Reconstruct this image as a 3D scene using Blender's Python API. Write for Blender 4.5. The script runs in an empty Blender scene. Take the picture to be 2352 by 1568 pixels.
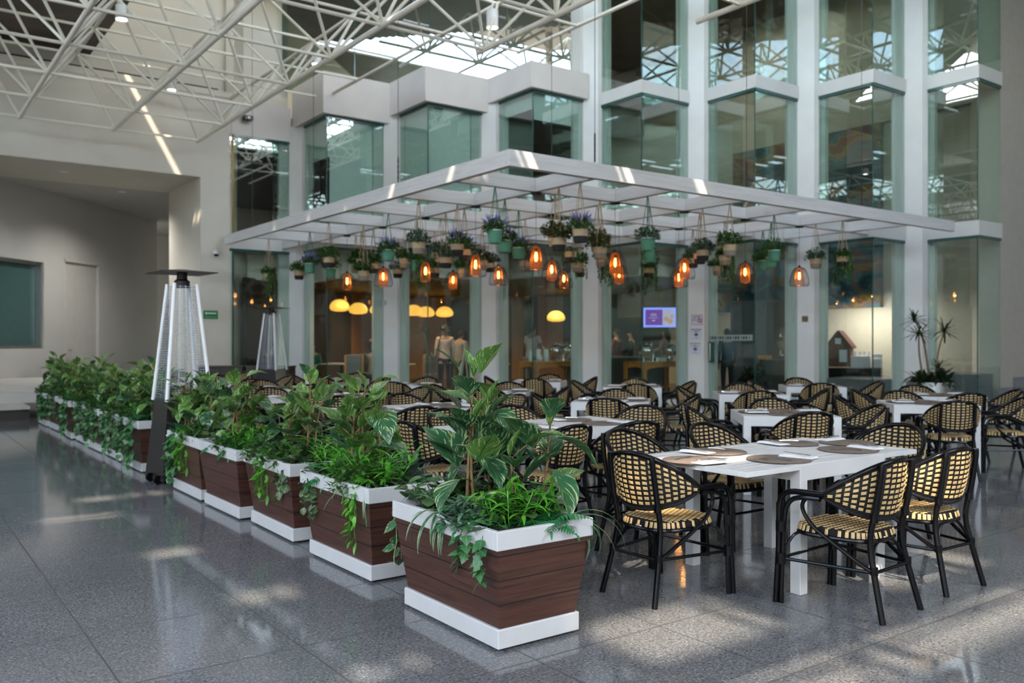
import bpy, bmesh, math, random
from mathutils import Vector as V, Matrix as M
sc = bpy.context.scene
COL = sc.collection
R = math.radians
PI = math.pi
random.seed(7)

# ------------------------------------------------------------------ camera, sky, sun, exposure
cam_d = bpy.data.cameras.new('camera')
cam = bpy.data.objects.new('camera', cam_d)
COL.objects.link(cam)
cam.location = (0, 0, 1.46)
cam.rotation_euler = (R(90), 0, R(-36.2))
cam_d.sensor_width = 36
cam_d.lens = 1994 / 2352 * 36
cam_d.clip_end = 300
cam_d.dof.use_dof = True
cam_d.dof.focus_distance = 4.3
cam_d.dof.aperture_fstop = 2.6
sc.camera = cam

w = bpy.data.worlds.new('world')
sc.world = w
w.use_nodes = True
nt = w.node_tree
nt.nodes.clear()
wo = nt.nodes.new('ShaderNodeOutputWorld')
bg = nt.nodes.new('ShaderNodeBackground')
sky = nt.nodes.new('ShaderNodeTexSky')
sky.sky_type = 'NISHITA'
sky.sun_disc = False
sky.sun_elevation = R(52)
sky.sun_rotation = R(140)
sky.air_density = 1.3
tc = nt.nodes.new('ShaderNodeTexCoord')
cn = nt.nodes.new('ShaderNodeTexNoise')
cn.inputs['Scale'].default_value = 3.2
cn.inputs['Detail'].default_value = 7
cr = nt.nodes.new('ShaderNodeMapRange')
cr.inputs['From Min'].default_value = .45
cr.inputs['From Max'].default_value = .68
mx = nt.nodes.new('ShaderNodeMix')
mx.data_type = 'RGBA'
mx.inputs['B'].default_value = (5.2, 5.2, 5.2, 1)
nt.links.new(tc.outputs['Generated'], cn.inputs['Vector'])
nt.links.new(cn.outputs['Fac'], cr.inputs['Value'])
nt.links.new(cr.outputs['Result'], mx.inputs['Factor'])
nt.links.new(sky.outputs['Color'], mx.inputs['A'])
tint = nt.nodes.new('ShaderNodeMix')
tint.data_type = 'RGBA'
tint.blend_type = 'MULTIPLY'
tint.inputs['Factor'].default_value = 1
tint.inputs['B'].default_value = (1.05, 1.0, .94, 1)
nt.links.new(mx.outputs['Result'], tint.inputs['A'])
nt.links.new(tint.outputs['Result'], bg.inputs['Color'])
nt.links.new(bg.outputs['Background'], wo.inputs['Surface'])
bg.inputs['Strength'].default_value = 2.2

sun_d = bpy.data.lights.new('sun', 'SUN')
sun = bpy.data.objects.new('sun', sun_d)
COL.objects.link(sun)
SUN = V((.42, .47, -.777)).normalized()
sun.rotation_euler = SUN.to_track_quat('-Z', 'Y').to_euler()
sun_d.energy = 6.5
sun_d.angle = R(.8)
sun_d.color = (1, .86, .68)

vs = sc.view_settings
vs.view_transform = 'Standard'
vs.look = 'None'
vs.gamma = 1
vs.use_curve_mapping = False
vs.exposure = 0.74
cy = sc.cycles
cy.use_adaptive_sampling = True
cy.adaptive_threshold = .06
cy.max_bounces = 6
cy.diffuse_bounces = 3
cy.glossy_bounces = 3
cy.transmission_bounces = 4
cy.transparent_max_bounces = 12
cy.sample_clamp_indirect = 5
cy.caustics_reflective = False
cy.caustics_refractive = False
cy.use_denoising = True
ROOF_Z = 10.6
# roof openings x0,x1,y0,y1 : unseen skylights behind and left of the terrace, placed for daylight
SKYLIGHTS = [(-15, -4.5, -15.5, -6.2), (-15, -9.5, -6.2, 20.4), (4, 12, -15.5, -8)]

def opening_portal(x0, x1, y0, y1):
    l = bpy.data.lights.new('skylight_portal', 'AREA')
    l.shape = 'RECTANGLE'
    l.size = x1 - x0
    l.size_y = y1 - y0
    l.cycles.is_portal = True
    o = bpy.data.objects.new('skylight_portal', l)
    o.location = ((x0 + x1) / 2, (y0 + y1) / 2, ROOF_Z + .5)
    COL.objects.link(o)

# ------------------------------------------------------------------ helpers
def tag(o, label=None, cat=None, group=None, kind=None):
    if label: o['label'] = label
    if cat: o['category'] = cat
    if group: o['group'] = group
    if kind: o['kind'] = kind
    return o

def empty(name, loc=(0, 0, 0), rz=0):
    o = bpy.data.objects.new(name, None)
    o.empty_display_size = .1
    o.location = loc
    o.rotation_euler = (0, 0, rz)
    COL.objects.link(o)
    return o

def copy_tree(o, parent=None):
    c = o.copy()
    COL.objects.link(c)
    if parent is not None:
        c.parent = parent
    for ch in o.children:
        copy_tree(ch, c)
    return c

class MB:
    def __init__(s):
        s.v = []; s.f = []; s.m = []; s.uv = []
    def add(s, vs, fs, mi=0, uvs=None):
        k = len(s.v)
        s.v += [tuple(p) for p in vs]
        s.uv += uvs if uvs else [(0, 0)] * len(vs)
        for f in fs:
            s.f.append(tuple(i + k for i in f)); s.m.append(mi)
    def box(s, x0, y0, z0, x1, y1, z1, b=0, mi=0, mat=None):
        c = V(((x0 + x1) / 2, (y0 + y1) / 2, (z0 + z1) / 2)); h = V(((x1 - x0) / 2, (y1 - y0) / 2, (z1 - z0) / 2))
        if b <= 0:
            vs = [c + V((sx * h.x, sy * h.y, sz * h.z)) for sz in (-1, 1) for sy in (-1, 1) for sx in (-1, 1)]
            fs = [(0, 2, 3, 1), (4, 5, 7, 6), (0, 1, 5, 4), (2, 6, 7, 3), (0, 4, 6, 2), (1, 3, 7, 5)]
        else:
            b = min(b, h.x * .9, h.y * .9, h.z * .9)
            vs = []; idx = {}
            for sz in (-1, 1):
                for sy in (-1, 1):
                    for sx in (-1, 1):
                        for ax in range(3):
                            d = [h.x - b, h.y - b, h.z - b]; d[ax] = (h.x, h.y, h.z)[ax]
                            idx[(sx, sy, sz, ax)] = len(vs)
                            vs.append(c + V((sx * d[0], sy * d[1], sz * d[2])))
            fs = []
            S = (-1, 1)
            for sx in S: fs.append(tuple(idx[(sx, a, q, 0)] for a, q in ((-1, -1), (1, -1), (1, 1), (-1, 1))))
            for sy in S: fs.append(tuple(idx[(a, sy, q, 1)] for a, q in ((-1, -1), (1, -1), (1, 1), (-1, 1))))
            for sz in S: fs.append(tuple(idx[(a, q, sz, 2)] for a, q in ((-1, -1), (1, -1), (1, 1), (-1, 1))))
            for a in S:
                for q in S:
                    fs.append((idx[(a, q, -1, 0)], idx[(a, q, 1, 0)], idx[(a, q, 1, 1)], idx[(a, q, -1, 1)]))
                    fs.append((idx[(a, -1, q, 0)], idx[(a, 1, q, 0)], idx[(a, 1, q, 2)], idx[(a, -1, q, 2)]))
                    fs.append((idx[(-1, a, q, 1)], idx[(1, a, q, 1)], idx[(1, a, q, 2)], idx[(-1, a, q, 2)]))
                    for e in S: fs.append((idx[(a, q, e, 0)], idx[(a, q, e, 1)], idx[(a, q, e, 2)]))
        if mat is not None: vs = [mat @ p for p in vs]
        s.add(vs, fs, mi)
    def obox(s, p, q, wd, z0, z1, b=0, mi=0):
        # box along the plan segment p-q, wd wide
        p = V((p[0], p[1], 0)); q = V((q[0], q[1], 0)); d = q - p; L = d.length
        a = math.atan2(d.y, d.x)
        s.box(0, -wd / 2, z0, L, wd / 2, z1, b, mi, M.Translation(p) @ M.Rotation(a, 4, 'Z'))
    def prism(s, poly, z0, z1, mi=0):
        n = len(poly)
        vs = [(x, y, z0) for x, y in poly] + [(x, y, z1) for x, y in poly]
        fs = [(i, (i + 1) % n, (i + 1) % n + n, i + n) for i in range(n)] + [tuple(range(n - 1, -1, -1)), tuple(range(n, 2 * n))]
        s.add(vs, fs, mi)
    def frustum(s, a, b, z0, z1, mi=0, c=(0, 0), c1=None):
        c1 = c1 or c
        vs = [(c[0] + x * a[0], c[1] + y * a[1], z0) for x, y in ((-1, -1), (1, -1), (1, 1), (-1, 1))] + [(c1[0] + x * b[0], c1[1] + y * b[1], z1) for x, y in ((-1, -1), (1, -1), (1, 1), (-1, 1))]
        s.add(vs, [(0, 3, 2, 1), (4, 5, 6, 7), (0, 1, 5, 4), (1, 2, 6, 5), (2, 3, 7, 6), (3, 0, 4, 7)], mi)
    def tube(s, pts, r, seg=8, closed=False, mi=0, cap=True):
        pts = [V(p) for p in pts]; n = len(pts)
        rs = r if isinstance(r, (list, tuple)) else [r] * n
        tg = []
        for i in range(n):
            a = pts[(i - 1) % n] if (closed or i > 0) else pts[i]
            b = pts[(i + 1) % n] if (closed or i < n - 1) else pts[i]
            t = b - a
            tg.append(t.normalized() if t.length > 1e-9 else V((0, 0, 1)))
        nx = tg[0].orthogonal().normalized()
        vs = []
        for i in range(n):
            if i:
                q = tg[i - 1].rotation_difference(tg[i]); nx = q @ nx
            nx = (nx - tg[i] * nx.dot(tg[i])).normalized()
            by = tg[i].cross(nx)
            for k in range(seg):
                a = 2 * PI * k / seg
                vs.append(pts[i] + (nx * math.cos(a) + by * math.sin(a)) * rs[i])
        fs = []
        for i in range(n if closed else n - 1):
            j = (i + 1) % n
            for k in range(seg):
                l = (k + 1) % seg
                fs.append((i * seg + k, i * seg + l, j * seg + l, j * seg + k))
        if cap and not closed:
            fs.append(tuple(range(seg - 1, -1, -1))); fs.append(tuple((n - 1) * seg + k for k in range(seg)))
        s.add(vs, fs, mi)
    def lathe(s, prof, seg=20, c=(0, 0, 0), mi=0, sq=None):
        vs = []; n = len(prof)
        for r, z in prof:
            for k in range(seg):
                a = 2 * PI * k / seg
                vs.append((c[0] + r * math.cos(a), c[1] + r * math.sin(a) * (sq or 1), c[2] + z))
        fs = []
        for i in range(n - 1):
            for k in range(seg):
                l = (k + 1) % seg
                fs.append((i * seg + k, i * seg + l, (i + 1) * seg + l, (i + 1) * seg + k))
        if prof[0][0] > 1e-4: fs.append(tuple(range(seg - 1, -1, -1)))
        if prof[-1][0] > 1e-4: fs.append(tuple((n - 1) * seg + k for k in range(seg)))
        s.add(vs, fs, mi)
    def build(s, name, mats, parent=None, loc=(0, 0, 0), rz=0, smooth=40):
        me = bpy.data.meshes.new(name)
        me.from_pydata(s.v, [], s.f)
        ms = mats if isinstance(mats, (list, tuple)) else [mats]
        for m_ in ms: me.materials.append(m_)
        if len(ms) > 1: me.polygons.foreach_set('material_index', s.m)
        if any(u != (0, 0) for u in s.uv):
            l = me.uv_layers.new(name='UVMap')
            for lp in me.loops: l.data[lp.index].uv = s.uv[lp.vertex_index]
        me.validate()
        bm = bmesh.new(); bm.from_mesh(me)
        if not any(u != (0, 0) for u in s.uv):
            bmesh.ops.recalc_face_normals(bm, faces=bm.faces)
        bm.to_mesh(me); bm.free()
        if smooth:
            me.shade_smooth()
            if smooth < 180: me.set_sharp_from_angle(angle=R(smooth))
        o = bpy.data.objects.new(name, me)
        o.location = loc; o.rotation_euler = (0, 0, rz)
        COL.objects.link(o)
        if parent is not None: o.parent = parent
        return o

def bez(pts, n=8):
    # Catmull-Rom through points
    P = [V(p) for p in pts]; out = []
    for i in range(len(P) - 1):
        a = P[max(i - 1, 0)]; b = P[i]; c = P[i + 1]; d = P[min(i + 2, len(P) - 1)]
        for k in range(n):
            t = k / n
            out.append(.5 * ((2 * b) + (c - a) * t + (2 * a - 5 * b + 4 * c - d) * t * t + (3 * b - a - 3 * c + d) * t ** 3))
    out.append(P[-1])
    return out

# ------------------------------------------------------------------ materials
def newmat(name):
    m = bpy.data.materials.new(name); m.use_nodes = True
    n = m.node_tree.nodes; b = n['Principled BSDF']
    return m, m.node_tree, b

def N(t, kind, **kw):
    n = t.nodes.new(kind)
    for k, v in kw.items():
        if k in n.inputs: n.inputs[k].default_value = v
        else: setattr(n, k, v)
    return n

def ramp(t, src, stops):
    r = t.nodes.new('ShaderNodeValToRGB'); e = r.color_ramp.elements
    while len(e) < len(stops): e.new(.5)
    for i, (p, c) in enumerate(stops):
        e[i].position = p; e[i].color = (*c, 1)
    t.links.new(src, r.inputs['Fac'])
    return r

def mapped(t, scale=(1, 1, 1), coord='Object'):
    tc = t.nodes.new('ShaderNodeTexCoord'); mp = t.nodes.new('ShaderNodeMapping')
    mp.inputs['Scale'].default_value = scale
    t.links.new(tc.outputs[coord], mp.inputs['Vector'])
    return mp.outputs['Vector']

def mat(name, col, rough=.5, metal=0, var=0, vscale=6, bump=0, bscale=60, spec=None, emit=None, es=0, coat=0):
    m, t, b = newmat(name)
    b.inputs['Base Color'].default_value = (*col, 1)
    b.inputs['Roughness'].default_value = rough
    b.inputs['Metallic'].default_value = metal
    if spec is not None: b.inputs['Specular IOR Level'].default_value = spec
    if coat: b.inputs['Coat Weight'].default_value = coat; b.inputs['Coat Roughness'].default_value = .1
    if emit:
        b.inputs['Emission Color'].default_value = (*emit, 1); b.inputs['Emission Strength'].default_value = es
    vec = mapped(t)
    no = N(t, 'ShaderNodeTexNoise', Scale=vscale, Detail=4.0)
    t.links.new(vec, no.inputs['Vector'])
    v = max(var, .04)
    r = ramp(t, no.outputs['Fac'], [(.3, tuple(c * (1 - v) for c in col)), (.7, tuple(min(1, c * (1 + v)) for c in col))])
    t.links.new(r.outputs['Color'], b.inputs['Base Color'])
    if bump:
        nb = N(t, 'ShaderNodeTexNoise', Scale=bscale, Detail=3.0)
        t.links.new(vec, nb.inputs['Vector'])
        bp = N(t, 'ShaderNodeBump', Strength=bump, Distance=.01)
        t.links.new(nb.outputs['Fac'], bp.inputs['Height']); t.links.new(bp.outputs['Normal'], b.inputs['Normal'])
    return m

def wood(name, c0, c1, scale, rough=.4, lines=None, coat=0):
    m, t, b = newmat(name)
    vec = mapped(t, scale)
    no = N(t, 'ShaderNodeTexNoise', Scale=1.0, Detail=6.0, Distortion=.6)
    t.links.new(vec, no.inputs['Vector'])
    r = ramp(t, no.outputs['Fac'], [(.3, c0), (.7, c1)])
    out = r.outputs['Color']
    b.inputs['Roughness'].default_value = rough
    if coat: b.inputs['Coat Weight'].default_value = coat; b.inputs['Coat Roughness'].default_value = .15
    bp = N(t, 'ShaderNodeBump', Strength=.15, Distance=.003)
    t.links.new(no.outputs['Fac'], bp.inputs['Height'])
    if lines:
        z0, st = lines
        tc = t.nodes.new('ShaderNodeTexCoord'); sx = t.nodes.new('ShaderNodeSeparateXYZ')
        t.links.new(tc.outputs['Object'], sx.inputs[0])
        a = N(t, 'ShaderNodeMath', operation='SUBTRACT'); a.inputs[1].default_value = z0
        t.links.new(sx.outputs['Z'], a.inputs[0])
        d = N(t, 'ShaderNodeMath', operation='PINGPONG'); d.inputs[1].default_value = st / 2
        t.links.new(a.outputs[0], d.inputs[0])
        g = N(t, 'ShaderNodeMapRange'); g.inputs['From Min'].default_value = .0018; g.inputs['From Max'].default_value = .004
        t.links.new(d.outputs[0], g.inputs['Value'])
        mxx = t.nodes.new('ShaderNodeMix'); mxx.data_type = 'RGBA'
        mxx.inputs['A'].default_value = (c0[0] * .35, c0[1] * .35, c0[2] * .35, 1)
        t.links.new(g.outputs['Result'], mxx.inputs['Factor']); t.links.new(out, mxx.inputs['B'])
        out = mxx.outputs['Result']
        b2 = N(t, 'ShaderNodeBump', Strength=.8, Distance=.004)
        t.links.new(g.outputs['Result'], b2.inputs['Height']); t.links.new(bp.outputs['Normal'], b2.inputs['Normal'])
        bp = b2
    t.links.new(bp.outputs['Normal'], b.inputs['Normal'])
    t.links.new(out, b.inputs['Base Color'])
    return m

def glassmat(name, tint, refl=.07, rough=0.0):
    m, t, b = newmat(name)
    t.nodes.remove(b)
    o = t.nodes['Material Output']
    tr = N(t, 'ShaderNodeBsdfTransparent'); tr.inputs['Color'].default_value = (*tint, 1)
    gl = N(t, 'ShaderNodeBsdfGlossy'); gl.inputs['Roughness'].default_value = rough
    gl.inputs['Color'].default_value = (.9, .95, .93, 1)
    fr = N(t, 'ShaderNodeFresnel', IOR=1.5)
    ad = N(t, 'ShaderNodeMath', operation='ADD'); ad.inputs[1].default_value = refl; ad.use_clamp = True
    t.links.new(fr.outputs[0], ad.inputs[0])
    ms = t.nodes.new('ShaderNodeMixShader')
    ge = t.nodes.new('ShaderNodeNewGeometry')
    fm = N(t, 'ShaderNodeMath', operation='SUBTRACT'); fm.inputs[0].default_value = 1.0; t.links.new(ge.outputs['Backfacing'], fm.inputs[1])
    mu_ = N(t, 'ShaderNodeMath', operation='MULTIPLY'); t.links.new(ad.outputs[0], mu_.inputs[0]); t.links.new(fm.outputs[0], mu_.inputs[1])
    t.links.new(mu_.outputs[0], ms.inputs[0]); t.links.new(tr.outputs[0], ms.inputs[1]); t.links.new(gl.outputs[0], ms.inputs[2])
    t.links.new(ms.outputs[0], o.inputs['Surface'])
    return m

def leafmat(name, c0, c1, vein=None, varie=None, rough=.38, trans=.18, vs=9):
    # c0 dark / c1 light leaf greens, vein colour on the midrib, varie = pale streak colour
    m, t, b = newmat(name)
    uv = t.nodes.new('ShaderNodeTexCoord').outputs['UV']
    vec = mapped(t, (1, 1, 1))
    no = N(t, 'ShaderNodeTexNoise', Scale=float(vs), Detail=3.0)
    t.links.new(vec, no.inputs['Vector'])
    out = ramp(t, no.outputs['Fac'], [(.32, c0), (.68, c1)]).outputs['Color']
    sx = t.nodes.new('ShaderNodeSeparateXYZ'); t.links.new(uv, sx.inputs[0])
    a = N(t, 'ShaderNodeMath', operation='SUBTRACT'); a.inputs[1].default_value = .5; t.links.new(sx.outputs['X'], a.inputs[0])
    ab = N(t, 'ShaderNodeMath', operation='ABSOLUTE'); t.links.new(a.outputs[0], ab.inputs[0])
    def mixc(fac, col, prev):
        q = t.nodes.new('ShaderNodeMix'); q.data_type = 'RGBA'
        q.inputs['B'].default_value = (*col, 1)
        t.links.new(fac, q.inputs['Factor']); t.links.new(prev, q.inputs['A'])
        return q.outputs['Result']
    if varie:
        col, thr, edge = varie
        cb = t.nodes.new('ShaderNodeCombineXYZ')
        k = N(t, 'ShaderNodeMath', operation='MULTIPLY_ADD'); k.inputs[1].default_value = -.9
        t.links.new(ab.outputs[0], k.inputs[0]); t.links.new(sx.outputs['Y'], k.inputs[2])
        m1 = N(t, 'ShaderNodeMath', operation='MULTIPLY'); m1.inputs[1].default_value = 13; t.links.new(k.outputs[0], m1.inputs[0])
        m2 = N(t, 'ShaderNodeMath', operation='MULTIPLY'); m2.inputs[1].default_value = 3.0; t.links.new(a.outputs[0], m2.inputs[0])
        t.links.new(m2.outputs[0], cb.inputs[0]); t.links.new(m1.outputs[0], cb.inputs[1])
        n1 = N(t, 'ShaderNodeTexNoise', Scale=1.3, Detail=4.0)
        av = t.nodes.new('ShaderNodeVectorMath'); av.operation = 'MULTIPLY_ADD'
        av.inputs[1].default_value = (4, 4, 4)
        t.links.new(vec, av.inputs[0]); t.links.new(cb.outputs[0], av.inputs[2])
        t.links.new(av.outputs[0], n1.inputs['Vector'])
        mr = N(t, 'ShaderNodeMapRange'); mr.inputs['From Min'].default_value = thr; mr.inputs['From Max'].default_value = thr + .05
        if edge:
            e1 = N(t, 'ShaderNodeMath', operation='MULTIPLY_ADD'); e1.inputs[1].default_value = edge
            t.links.new(ab.outputs[0], e1.inputs[0]); t.links.new(n1.outputs['Fac'], e1.inputs[2])
            t.links.new(e1.outputs[0], mr.inputs['Value'])
        else:
            t.links.new(n1.outputs['Fac'], mr.inputs['Value'])
        out = mixc(mr.outputs['Result'], col, out)
    if vein:
        mv = N(t, 'ShaderNodeMapRange'); mv.inputs['From Min'].default_value = .035; mv.inputs['From Max'].default_value = .015
        t.links.new(ab.outputs[0], mv.inputs['Value'])
        out = mixc(mv.outputs['Result'], vein, out)
    t.links.new(out, b.inputs['Base Color'])
    b.inputs['Roughness'].default_value = rough
    tl = N(t, 'ShaderNodeBsdfTranslucent'); t.links.new(out, tl.inputs['Color'])
    ms = t.nodes.new('ShaderNodeMixShader'); ms.inputs[0].default_value = trans
    t.links.new(b.outputs[0], ms.inputs[1]); t.links.new(tl.outputs[0], ms.inputs[2])
    t.links.new(ms.outputs[0], t.nodes['Material Output'].inputs['Surface'])
    return m

def granite(name, rough, tile=None, dark=.045, light=.36):
    m, t, b = newmat(name)
    vec = mapped(t)
    n1 = N(t, 'ShaderNodeTexNoise', Scale=75.0, Detail=5.0, Roughness=.7); t.links.new(vec, n1.inputs['Vector'])
    n2 = N(t, 'ShaderNodeTexVoronoi', Scale=110.0); t.links.new(vec, n2.inputs['Vector'])
    n3 = N(t, 'ShaderNodeTexNoise', Scale=1.1, Detail=2.0); t.links.new(vec, n3.inputs['Vector'])
    ad = N(t, 'ShaderNodeMath', operation='MULTIPLY_ADD'); ad.inputs[1].default_value = .22
    t.links.new(n2.outputs['Color'], ad.inputs[0]); t.links.new(n1.outputs['Fac'], ad.inputs[2])
    a3 = N(t, 'ShaderNodeMath', operation='MULTIPLY_ADD'); a3.inputs[1].default_value = .12
    t.links.new(n3.outputs['Fac'], a3.inputs[0]); t.links.new(ad.outputs[0], a3.inputs[2])
    out = ramp(t, a3.outputs[0], [(.45, (dark, dark, dark * 1.08)), (.62, (dark * 3.4, dark * 3.5, dark * 3.7)), (.74, (dark * 4.4, dark * 4.5, dark * 4.7)), (.92, (light, light, light))]).outputs['Color']
    b.inputs['Roughness'].default_value = rough
    if tile:
        x0, y0, s = tile
        sx = t.nodes.new('ShaderNodeSeparateXYZ'); t.links.new(vec, sx.inputs[0])
        ds = []
        for ax, o0 in (('X', x0), ('Y', y0)):
            su = N(t, 'ShaderNodeMath', operation='SUBTRACT'); su.inputs[1].default_value = o0; t.links.new(sx.outputs[ax], su.inputs[0])
            pp = N(t, 'ShaderNodeMath', operation='PINGPONG'); pp.inputs[1].default_value = s / 2; t.links.new(su.outputs[0], pp.inputs[0])
            ds.append(pp.outputs[0])
        mn = N(t, 'ShaderNodeMath', operation='MINIMUM'); t.links.new(ds[0], mn.inputs[0]); t.links.new(ds[1], mn.inputs[1])
        g = N(t, 'ShaderNodeMapRange'); g.inputs['From Min'].default_value = .0025; g.inputs['From Max'].default_value = .0055
        t.links.new(mn.outputs[0], g.inputs['Value'])
        q = t.nodes.new('ShaderNodeMix'); q.data_type = 'RGBA'; q.inputs['A'].default_value = (.06, .06, .06, 1)
        t.links.new(g.outputs['Result'], q.inputs['Factor']); t.links.new(out, q.inputs['B'])
        out = q.outputs['Result']
        rr = N(t, 'ShaderNodeMapRange'); rr.inputs['To Min'].default_value = .6; rr.inputs['To Max'].default_value = rough
        t.links.new(g.outputs['Result'], rr.inputs['Value']); t.links.new(rr.outputs['Result'], b.inputs['Roughness'])
    t.links.new(out, b.inputs['Base Color'])
    return m

def mural(name):
    m, t, b = newmat(name)
    vec = mapped(t, (.55, .55, .8))
    no = N(t, 'ShaderNodeTexNoise', Scale=1.4, Detail=2.5, Distortion=1.6); t.links.new(vec, no.inputs['Vector'])
    vo = N(t, 'ShaderNodeTexVoronoi', Scale=1.7); t.links.new(no.outputs['Color'], vo.inputs['Vector'])
    r1 = ramp(t, no.outputs['Fac'], [(.3, (.015, .06, .09)), (.42, (.03, .12, .15)), (.5, (.16, .10, .10)), (.56, (.22, .17, .05)), (.62, (.20, .05, .03)), (.72, (.06, .05, .08))])
    r1.color_ramp.interpolation = 'CONSTANT'
    r2 = ramp(t, vo.outputs['Distance'], [(.1, (.4, .4, .4)), (.5, (1, 1, 1))])
    q = t.nodes.new('ShaderNodeMix'); q.data_type = 'RGBA'; q.blend_type = 'MULTIPLY'; q.inputs['Factor'].default_value = 1
    t.links.new(r1.outputs['Color'], q.inputs['A']); t.links.new(r2.outputs['Color'], q.inputs['B'])
    t.links.new(q.outputs['Result'], b.inputs['Base Color']); b.inputs['Roughness'].default_value = .5
    return m

K = {}
K['floor'] = granite('polished_granite', .09, (1.64, 3.95, .8), .036, .36)
K['granite'] = granite('granite_step', .25, None, .05, .3)
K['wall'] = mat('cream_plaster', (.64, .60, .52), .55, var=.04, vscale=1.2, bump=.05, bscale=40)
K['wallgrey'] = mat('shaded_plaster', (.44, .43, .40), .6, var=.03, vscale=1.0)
K['colw'] = mat('white_column_paint', (.66, .66, .63), .3, var=.03, vscale=2)
K['fascia'] = mat('white_render', (.64, .60, .565), .5, var=.05, vscale=1.6, bump=.04)
K['brown'] = mat('brown_ceiling', (.125, .10, .082), .7, var=.25, vscale=1.5)
K['truss'] = mat('truss_paint', (.78, .75, .64), .35, var=.04)
K['alu'] = mat('aluminium', (.55, .57, .57), .3, 1)
K['chrome'] = mat('chrome', (.8, .8, .78), .08, 1)
K['glass'] = glassmat('green_glass', (.885, .945, .92), .06)
K['glassu'] = glassmat('upper_green_glass', (.83, .91, .875), .17)
K['glassr'] = glassmat('reflective_glass', (.62, .72, .68), .42)
K['edge'] = mat('glass_edge', (.03, .10, .085), .15)
K['clear'] = glassmat('clear_glass', (.95, .97, .98), .05)
K['black'] = mat('black_lacquer', (.004, .004, .005), .2, var=.1, spec=.22)
K['wrap'] = mat('black_cord', (.007, .007, .008), .45, spec=.25, bump=.5, bscale=260)
K['cane'] = mat('tan_cane', (.57, .395, .175), .42, var=.16, vscale=30)
K['tabw'] = mat('white_aluminium_paint', (.64, .64, .63), .35)
K['planter'] = wood('dark_brown_planks', (.034, .013, .009), (.092, .036, .023), (3, 3, 55), .42, lines=(.10, .12))
K['planterw'] = mat('white_gloss_board', (.54, .55, .55), .35, var=.02)
K['soil'] = mat('dark_soil', (.035, .027, .02), .9, var=.4, vscale=30, bump=.6)
K['pergx'] = wood('whitewashed_wood', (.60, .595, .585), (.74, .735, .725), (1.6, 34, 34), .5)
K['pergy'] = wood('whitewashed_wood_cross', (.60, .595, .585), (.74, .735, .725), (34, 1.6, 34), .5)
K['mat'] = mat('brown_woven_mat', (.19, .145, .115), .6, var=.2, vscale=90, bump=.6, bscale=300)
K['napkin'] = mat('white_napkin', (.82, .82, .83), .7, bump=.1)
K['steel'] = mat('cutlery_steel', (.62, .62, .62), .2, 1)
K['tan'] = mat('tan_jute', (.50, .36, .21), .8, var=.12, vscale=60, bump=.6, bscale=220)
K['greyj'] = mat('grey_jute', (.27, .225, .175), .8, var=.12, vscale=60, bump=.6, bscale=220)
K['blackj'] = mat('black_jute', (.016, .015, .015), .8, var=.12, vscale=60, bump=.6, bscale=220)
K['greenj'] = mat('green_jute', (.09, .27, .17), .75, var=.12, vscale=60, bump=.6, bscale=220)
K['rope'] = mat('tan_rope', (.42, .31, .19), .8)
K['ropeg'] = mat('green_rope', (.06, .18, .11), .8)
K['wire'] = mat('dark_wire', (.02, .017, .015), .4)
K['heater'] = mat('bronze_steel', (.028, .023, .022), .35, .4, bump=.1, bscale=400)
K['mesh'] = mat('heater_guard', (.55, .62, .72), .25, .6)
K['bulb'] = mat('lit_bulb', (1, .6, .2), .4, emit=(1, .40, .075), es=11)
K['shade'] = mat('lit_yellow_shade', (.9, .6, .15), .6, emit=(1, .50, .07), es=.75)
K['lampglow'] = mat('lit_downlight', (1, 1, 1), .4, emit=(1, .92, .8), es=14)
K['dkwood'] = mat('dark_wood', (.025, .018, .014), .4)
K['orwood'] = wood('orange_wood', (.46, .18, .035), (.62, .27, .06), (6, 6, 40), .4)
K['white'] = mat('white_plastic', (.78, .79, .78), .4)
K['stem'] = mat('woody_stem', (.20, .12, .05), .6, var=.2, vscale=30)
K['gstem'] = mat('green_stem', (.10, .17, .05), .5)
K['mural'] = mural('painted_mural')
K['blind'] = mat('pale_roller_blind', (.74, .80, .78), .7)
K['frost'] = mat('frosted_panel', (.36, .46, .44), .35)
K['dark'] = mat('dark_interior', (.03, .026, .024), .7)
K['warm'] = mat('orange_panel', (.36, .19, .085), .6, var=.1)
K['teal'] = mat('frosted_teal_window', (.05, .105, .10), .2)
K['door'] = mat('cream_door', (.47, .455, .42), .5)
# leaves
K['pothos'] = leafmat('pothos_leaf', (.016, .075, .035), (.04, .145, .06), (.06, .15, .05), ((.45, .55, .25), .60, .16), .33, .16, 5)
K['pothosl'] = leafmat('young_pothos_leaf', (.06, .17, .03), (.14, .30, .06), (.05, .10, .02), ((.55, .62, .28), .60, .14), .33, .22, 5)
K['spider'] = leafmat('spider_leaf', (.02, .10, .035), (.05, .17, .06), (.03, .14, .05), ((.42, .50, .27), .70, .55), .35)
K['bright'] = leafmat('bamboo_leaf', (.06, .29, .02), (.16, .50, .045), (.1, .32, .04), None, .35, .25, 14)
K['fern'] = leafmat('fern_leaf', (.012, .12, .035), (.04, .24, .075), None, None, .4, .2, 12)
K['ivy'] = leafmat('ivy_leaf', (.03, .13, .045), (.09, .24, .08), (.2, .32, .14), None, .4)
K['fittonia'] = leafmat('fittonia_leaf', (.035, .085, .03), (.08, .15, .05), (.35, .42, .25), ((.30, .36, .2), .58, 0), .45)
K['agave'] = leafmat('grey_green_leaf', (.055, .095, .075), (.12, .165, .13), (.09, .13, .1), None, .5, .1)
K['round'] = leafmat('round_leaf', (.05, .12, .035), (.11, .20, .06), (.14, .22, .08), None, .4)
K['bushg'] = leafmat('small_green_leaf', (.03, .10, .02), (.095, .23, .045), None, None, .45, .2, 18)
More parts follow.
